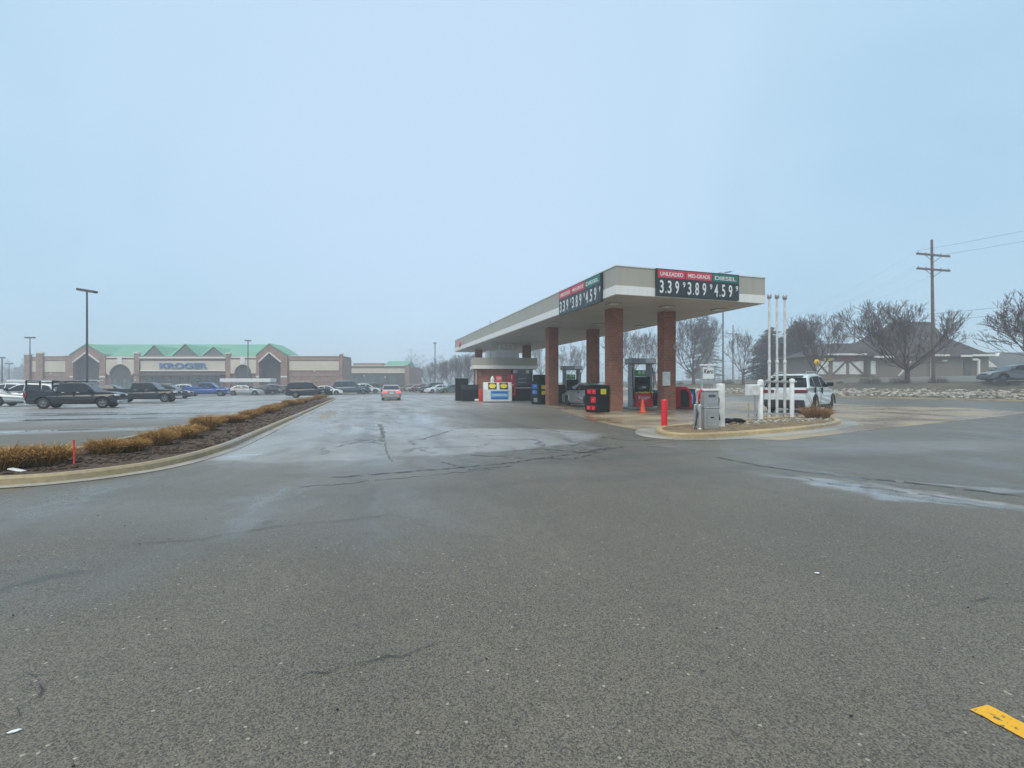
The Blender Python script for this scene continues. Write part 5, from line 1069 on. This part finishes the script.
# ================================================================== VEHICLES
# forward is +x in the vehicle's own frame; top: lower-body outline from tail to nose; cab: greenhouse outline
SPEC = {
 'suv': dict(W=.94, zb=.24, r=.35, xr=-1.36, xf=1.36, top=[(-2.24, .30), (-2.29, .52), (-2.27, .72), (-2.2, .98), (-2.10, 1.06), (.95, 1.05), (1.55, 1.0), (2.05, .88), (2.24, .72), (2.29, .5), (2.24, .26)],
             cab=[(-2.16, 1.02), (-1.76, 1.53), (-1.42, 1.65), (-.3, 1.69), (.25, 1.60), (1.15, 1.03)], wt=.70, wb=.90, side=[[(-1.86, 1.14), (-1.60, 1.46), (-1.24, 1.54), (-1.20, 1.10)], [(-1.14, 1.10), (-1.16, 1.54), (-.25, 1.58), (-.22, 1.10)], [(-.14, 1.10), (-.17, 1.58), (.20, 1.52), (.86, 1.10)]], rails=True, clad=True),
 'bigsuv': dict(W=1.0, zb=.30, r=.39, xr=-1.55, xf=1.55, top=[(-2.6, .34), (-2.65, .55), (-2.63, .8), (-2.6, 1.15), (-2.5, 1.2), (.9, 1.17), (1.7, 1.14), (2.35, 1.06), (2.55, .9), (2.62, .6), (2.57, .32)],
             cab=[(-2.56, 1.17), (-2.38, 1.74), (-2.1, 1.86), (-.2, 1.9), (.32, 1.82), (1.05, 1.15)], wt=.78, wb=.96, side=[[(-2.40, 1.24), (-2.26, 1.68), (-1.42, 1.76), (-1.38, 1.24)], [(-1.3, 1.24), (-1.32, 1.77), (-.42, 1.79), (-.4, 1.24)], [(-.32, 1.24), (-.34, 1.79), (.24, 1.74), (.78, 1.24)]], rails=True, clad=False),
 'pickup': dict(W=1.0, zb=.36, r=.41, xr=-1.75, xf=1.85, top=[(-2.86, .5), (-2.90, .7), (-2.88, 1.30), (-2.82, 1.33), (-.98, 1.33), (-.95, 1.22), (1.15, 1.22), (1.35, 1.27), (2.3, 1.22), (2.72, 1.13), (2.84, .95), (2.86, .55), (2.80, .40)],
             cab=[(-1.02, 1.19), (-.88, 1.84), (-.7, 1.92), (.55, 1.93), (.75, 1.88), (1.42, 1.21)], wt=.78, wb=.95, side=[[(-.86, 1.27), (-.74, 1.79), (.0, 1.82), (.02, 1.27)], [(.12, 1.27), (.10, 1.82), (.66, 1.79), (1.15, 1.27)]], bed=(-2.78, -1.02), clad=False),
 'sedan': dict(W=.91, zb=.20, r=.325, xr=-1.38, xf=1.42, top=[(-2.36, .30), (-2.42, .5), (-2.40, .72), (-2.34, .94), (-2.2, .99), (-1.62, .99), (1.0, .95), (1.6, .88), (2.15, .76), (2.38, .62), (2.42, .42), (2.36, .22)],
             cab=[(-1.86, .96), (-1.12, 1.36), (-.75, 1.43), (.0, 1.44), (.4, 1.38), (1.22, .92)], wt=.66, wb=.86, side=[[(-1.45, 1.02), (-1.02, 1.30), (-.42, 1.36), (-.38, 1.0)], [(-.30, 1.0), (-.34, 1.36), (.05, 1.37), (.36, 1.30), (.86, .99)]], clad=False),
}
def car(kind, label, loc, ang, pk, s=1.0, lit=False, group=None, rack=False, cat=None):
    S_ = SPEC[kind]; W = S_['W']; r = S_['r']; Ra = r*1.15; zb = S_['zb']
    nm = {'suv': 'parked_suv', 'bigsuv': 'parked_suv', 'pickup': 'pickup_truck', 'sedan': 'car'}[kind]
    o = thing(nm, label, cat or {'suv': 'suv', 'bigsuv': 'suv', 'pickup': 'pickup', 'sedan': 'car'}[kind], loc, R(ang), group); o.scale = (s, s, s)
    pm = P[pk]; top = S_['top']; xb, xe = top[0][0], top[-1][0]
    pts = list(top) + [(xe - .06, zb)]
    for xc in (S_['xf'], S_['xr']):
        t0 = math.asin(min(1, (r - zb)/Ra))
        for i in range(13): t = -t0 + (pi + 2*t0)*i/12; pts.append((xc + Ra*cos(t), r + Ra*sin(t)))
    pts.append((xb + .06, zb))
    def wy(x, z):       # half width in plan and section
        k = 1.0
        for e, sg in ((xe, 1), (xb, -1)):
            d = (x - e)*sg + .75
            if d > 0: k -= .13*(d/.75)**2
        zz = (z - zb)/(1.1 - zb); k -= .06*max(0, zz - .55)/.45 + .05*max(0, .25 - zz)/.25
        return W*k
    n = len(pts); L_ = []
    for sg in (-1, 1): L_ += [(x, sg*wy(x, z), z) for x, z in pts]
    fs = [list(range(n)), list(range(n, 2*n))[::-1]] + [((i+1) % n, i, n+i, n+(i+1) % n) for i in range(n)]
    body = MB().add(L_, fs); bd = body.build('body', pm, o, bevel={'pickup': .06, 'suv': .09, 'sedan': .07}.get(kind, .06), seg=4)
    bx('underbody', M['rubber'], o, (xb+.25, xe-.25, -W*.82, W*.82, zb-.04, zb+.35))
    cab = S_['cab']; wt, wb = S_['wt'], S_['wb']; z0, zr = cab[0][1], max(z for _, z in cab); gm = M['glass_dark']
    def cyv(z): return wb + (wt - wb)*max(0, (z - z0))/(zr - z0)
    n = len(cab); vs = [(x, sg*cyv(z), z) for sg in (-1, 1) for x, z in cab]
    cb = MB().add(vs, [list(range(n)), list(range(n, 2*n))[::-1]] + [((i+1) % n, i, n+i, n+(i+1) % n) for i in range(n)]).build('cabin', pm, o, bevel=.075 if kind in ('suv', 'sedan') else .05, seg=4)
    for poly in S_['side']:
        for sg in (-1, 1):
            q = [(x, sg*(cyv(z) - .006), z) for x, z in poly]; MB().ext(q, (0, sg*.014, 0)).build('side_window', gm, cb)
    def screen(nm_, a, b, yi):
        a = Vector((a[0], 0, a[1])); b = Vector((b[0], 0, b[1])); d = b - a; nn = Vector((-d.z, 0, d.x)).normalized(); nn = nn if nn.z > 0 else -nn
        p, q = a + d*.12, a + d*.90; w0, w1 = cyv(p.z) - yi, cyv(q.z) - yi
        MB().ext([p + Vector((0, -w0, 0)) - nn*.004, p + Vector((0, w0, 0)) - nn*.004, q + Vector((0, w1, 0)) - nn*.004, q + Vector((0, -w1, 0)) - nn*.004], nn*.012).build(nm_, gm, cb)
    screen('windscreen', cab[-1], cab[-2], .07); screen('rear_window', cab[0], cab[1], .05 if kind == 'suv' else .09)
    for x in (S_['xr'], S_['xf']):
        for sg in (-1, 1):
            y = sg*(W*.955 - .12)
            w_ = MB().lathe([(r*.62, -.10), (r*.93, -.10), (r, -.06), (r, .06), (r*.93, .10), (r*.62, .10)], (x, y, r), (0, sg, 0), n=24).build('wheel', M['rubber'], o)
            rm = MB().lathe([(0, .06), (r*.16, .075), (r*.2, .05), (r*.56, .06), (r*.64, .09), (r*.66, .06)], (x, y, r), (0, sg, 0), n=24)
            rm.build('rim', M['rim'], w_); sp = MB()
            for k in range(5):
                t = 2*pi*k/5 + .3; c0 = Vector((x + cos(t)*r*.36, y + sg*.066, r + sin(t)*r*.36)); t2 = t + pi/5; sp.obox((x + cos(t2)*r*.42, y + sg*.066, r + sin(t2)*r*.42), (r*.26, .012, r*.12), Matrix.Rotation(-t2, 3, 'Y'))
            sp.build('rim_gap', M['rubber'], rm and w_)
    # trim
    zmid = top[3][1] if kind != 'sedan' else .8
    xt = lambda z: max(min((x for x, zz in top[:5]), default=0), -9)
    yl = wy(xb, .8); tw = .42 if kind == 'suv' else .36
    lampm = M['taillit'] if lit else M['tail']
    zt0, zt1 = {'suv': (.85, .99), 'bigsuv': (.85, 1.2), 'pickup': (.82, 1.2), 'sedan': (.66, .86)}[kind]
    for sg in (-1, 1):
        if kind in ('suv', 'sedan'): MB().box(xb-.045 if kind == 'sedan' else xb-.03, xb+.24, min(sg*(yl-tw), sg*(yl+.035)), max(sg*(yl-tw), sg*(yl+.035)), zt0, zt1).build('taillight', lampm, o, bevel=.035)
        else: MB().box(xb-.055, xb+.12, min(sg*(yl-.14), sg*(yl+.05)), max(sg*(yl-.14), sg*(yl+.05)), zt0, zt1).build('taillight', lampm, o, bevel=.02)
        hz0 = {'suv': .68, 'bigsuv': .82, 'pickup': .92, 'sedan': .56}[kind]; yf = wy(xe, .8)
        MB().box(xe-.26, xe+.06 if kind != 'sedan' else xe+.02, min(sg*(yf-.34), sg*(yf+.02)), max(sg*(yf-.34), sg*(yf+.02)), hz0, hz0+.15).build('headlight', M['head'], o, bevel=.03)
        xm = S_['side'][-1][-1][0] - .08; zm = S_['side'][-1][-1][1] + .06
        MB().box(xm-.08, xm+.08, min(sg*(wb-.06), sg*(wb+.19)), max(sg*(wb-.06), sg*(wb+.19)), zm-.02, zm+.15).build('mirror', pm if pk not in ('silver', 'pearl') else M['blackm'], o, bevel=.03)
        zh = zm - .13
        for xh in ([S_['side'][-1][0][0] + .12, S_['side'][-2][0][0] + .14 if len(S_['side']) > 2 else S_['side'][0][0][0] + .2]):
            MB().box(xh, xh+.2, min(sg*(wy(xh, zh)-.01), sg*(wy(xh, zh)+.03)), max(sg*(wy(xh, zh)-.01), sg*(wy(xh, zh)+.03)), zh-.02, zh+.02).build('door_handle', M['chrome'] if kind == 'pickup' else pm, o, bevel=.008)
        sm = MB()
        for poly in S_['side'][-2:]:
            xs_ = poly[0][0] - .04; q = [(xs_, sg*(wy(xs_, z)+.001), z) for z in (zb+.14, zh+.1)]; sm.box(xs_-.006, xs_+.006, min(sg*(W*.9), sg*(W*.985)), max(sg*(W*.9), sg*(W*.985)), zb+.16, zh+.06)
        sm.build('door_seam', M['rubber'], bd)
        if S_.get('clad'):
            cl = MB()
            for xc in (S_['xf'], S_['xr']):
                for i in range(12):
                    t, t2 = pi*i/12, pi*(i+1)/12; A_ = [(xc + q*cos(tt), sg*(wy(xc, .6)-.015), r + q*sin(tt)) for q, tt in ((Ra*.99, t), (Ra*.99+.07, t), (Ra*.99+.07, t2), (Ra*.99, t2))]; cl.ext(A_, (0, sg*.03, 0))
            cl.box(S_['xr']+Ra+.03, S_['xf']-Ra-.03, min(sg*(W*.9), sg*(W*.985)), max(sg*(W*.9), sg*(W*.985)), zb-.02, zb+.14); cl.build('cladding', M['cladding'], o)
    bm_ = M['chrome'] if kind == 'pickup' else M['cladding'] if kind == 'suv' else M['blackm']
    MB().box(xb-.07, xb+.15, -yl*.97, yl*.97, zb+.02, zb+(.34 if kind == 'suv' else .26)).build('rear_bumper', bm_ if kind != 'sedan' else pm, o, bevel=.05); MB().box(xe-.15, xe+.07, -yf*.97, yf*.97, zb+.02, zb+.26).build('front_bumper', bm_ if kind != 'sedan' else pm, o, bevel=.05)
    MB().box(xe-.1, xe+.045 if kind != 'sedan' else xe+.01, -yf*.5, yf*.5, hz0-.1, hz0+.13).build('grille', M['blackm'], o, bevel=.02); zp = {'suv': .70, 'bigsuv': .8, 'pickup': .5, 'sedan': .58}[kind]
    MB().box(xb-.085 if kind in ('pickup', 'sedan') else xb-.035, xb+.02, -.16, .16, zp, zp+.15).build('number_plate', M['plate'], o)
    if S_.get('rails'):
        for sg in (-1, 1): MB().tube([(cab[1][0]+.25, sg*wt*.88, zr-.03), (cab[1][0]+.4, sg*wt*.88, zr+.06), (.0, sg*wt*.88, zr+.065), (.2, sg*wt*.88, zr-.02)], .022, 6).build('roof_rail', M['galv'], o)
    if kind in ('suv',): MB().box(cab[1][0]-.16, cab[1][0]+.2, -wt*.85, wt*.85, cab[1][1]+.03, cab[1][1]+.08).build('spoiler', pm, o, bevel=.02)
    if S_.get('bed'): bx('bed_floor', M['blackm'], o, (S_['bed'][0], S_['bed'][1], -W*.80, W*.80, 1.30, 1.336))
    if rack:
        rk = MB(); zt = 2.02
        for x in (-2.75, -1.2):
            for sg in (-1, 1): rk.box(x-.04, x+.04, sg*.86-.04, sg*.86+.04, 1.33, zt)
            rk.box(x-.04, x+.04, -.9, .9, zt, zt+.07)
        for sg in (-1, 1): rk.box(-2.8, -1.1, sg*.86-.04, sg*.86+.04, zt-.12, zt-.05); rk.tube([(-1.2, sg*.86, 1.98), (-.7, sg*.86, 2.04), (.9, sg*.7, 2.06)], .035, 6)
        rk.build('ladder_rack', M['rubber'], o)
        ld = MB()
        for y in (-.62, -.3): ld.box(-2.9, .5, y-.03, y+.03, zt+.072, zt+.13)
        for k in range(10): ld.box(-2.8+k*.34, -2.76+k*.34, -.585, -.335, zt+.08, zt+.12)
        tag(ld.build('ladder', M['galv'], None, o.matrix_world.translation), None, None)
        ob = ld and bpy.data.objects[-1] if False else None
    return o
def at(u, Y, z=0): return Vector((XU(u, Y), Y, z))
BA = math.degrees(ROT); AA = BA + 90
GL = 'vehicles in the left-hand car park'; GR = 'vehicles in the far right-hand row'
car('pickup', 'black pickup with a black ladder rack, largest vehicle in the left car park', Vector((-27.6, 31.2, 0)), 19, 'black', .83, rack=True, group=GL)
for ob in list(bpy.data.objects):
    if ob.name.startswith('ladder') and ob.name != 'ladder_rack' and ob.type == 'MESH' and ob.parent is None:
        ob.location = (-27.6, 31.2, 0); ob.rotation_euler = (0, 0, R(19)); ob.scale = (.83,)*3; tag(ob, 'long aluminium ladder lying on the rack of the black pickup', 'ladder')
car('suv', 'silver suv at the left edge, half behind the black pickup with the rack', at(28, 34.5), BA + 180, 'silver', .95, group=GL)
car('suv', 'white car at the far left edge behind the silver suv', at(8, 50), BA + 180, 'white', 1.0, group=GL)
car('sedan', 'dark sedan glimpsed between the two black pickups', at(110, 60), BA, 'charcoal', 1.1, group=GL)
car('pickup', 'plain dark pickup just right of the black pickup with the rack', at(146, 42.5), BA, 'black', .88, group=GL)
car('suv', 'dark suv half hidden behind the plain dark pickup', at(169, 54), BA, 'navy', .95, group=GL)
car('pickup', 'bright blue pickup before the supermarket', at(207, 68), BA, 'blue', .97, group=GL)
car('suv', 'pale car roof showing behind the blue pickup', at(189, 84), BA, 'pearl', 1.0, group=GL)
car('sedan', 'silver sedan just right of the blue pickup', at(245, 74), BA, 'silver', 1.05, group=GL)
car('sedan', 'dark sedan right of the silver sedan, under the white roof', at(263, 80), BA, 'charcoal', 1.1, group=GL)
car('suv', 'grey suv under the right end of the white roof', at(277, 84), BA, 'grey', 1.0, group=GL)
car('sedan', 'dull brown-grey sedan left of the black suv', at(286, 92), BA, 'grey', 1.1, group=GL)
car('bigsuv', 'long black suv at the end of the planting strip', at(310, 59), BA, 'navy', .98, group=GL)
car('sedan', 'white sedan behind the bonnet of the black suv', at(327, 78), BA, 'white', 1.0, group=GL)
car('bigsuv', 'blue-grey suv beyond the tip of the planting strip', at(352, 84), BA, 'slate', 1.18, group=GL)
car('suv', 'white suv behind the blue-grey suv', at(367, 93), BA, 'white', 1.1, group=GL); car('suv', 'dark suv right of the white suv, before the shop row', at(376, 96), BA, 'navy', 1.15, group=GL)
car('sedan', 'champagne sedan with lit tail lamps driving away down the lane', at(390.8, 50), AA - 2, 'champagne', 1.06, lit=True)
car('suv', 'pearl white suv behind the three white vent pipes', Vector((15.9, 27.0, .005)), 44, 'pearl', 1.22)
car('sedan', 'silver sedan parked at the pumps behind the nearest left-hand column', Vector((5.25, 33.6, .005)), AA, 'silver', 1.1)
pc = bankpt(1016, 12); car('sedan', 'silver-blue sedan on the road at the right edge of the photo', Vector((pc.x, pc.y, bz(12)+.03)), AA + 60, 'grey', 1.3)
for u, Y, pk, kd_, s, lb in ((439, 96, 'white', 'sedan', 1.15, 'white sedan nearest the black bins in the far right row'), (431, 104, 'charcoal', 'bigsuv', 1.1, 'dark suv behind the white sedan in the far right row'), (452, 92, 'green', 'sedan', 1.2, 'dull green sedan cut off by the black bins'),
                            (421, 112, 'red', 'suv', 1.1, 'red suv nearest the dark suv in the far right row'), (416, 122, 'champagne', 'suv', 1.1, 'pale suv left of the red suv in the far right row'), (412, 132, 'red', 'sedan', 1.15, 'red sedan near the end of the far right row'), (409, 145, 'grey', 'suv', 1.15, 'grey suv at the far end of the right row by the shops'), (462, 105, 'pearl', 'suv', 1.1, 'pale suv behind the dull green sedan')):
    car(kd_, lb, at(u, Y), BA + 180 + (10 if u > 430 else 0), pk, s, group=GR)
structure(MB().prism([tuple(G(*q)[:2]) for q in ((437, 393.6), (462, 394.6), (470, 392), (446, 391.4))], 0, .12).build('grass_island', M['turf']))
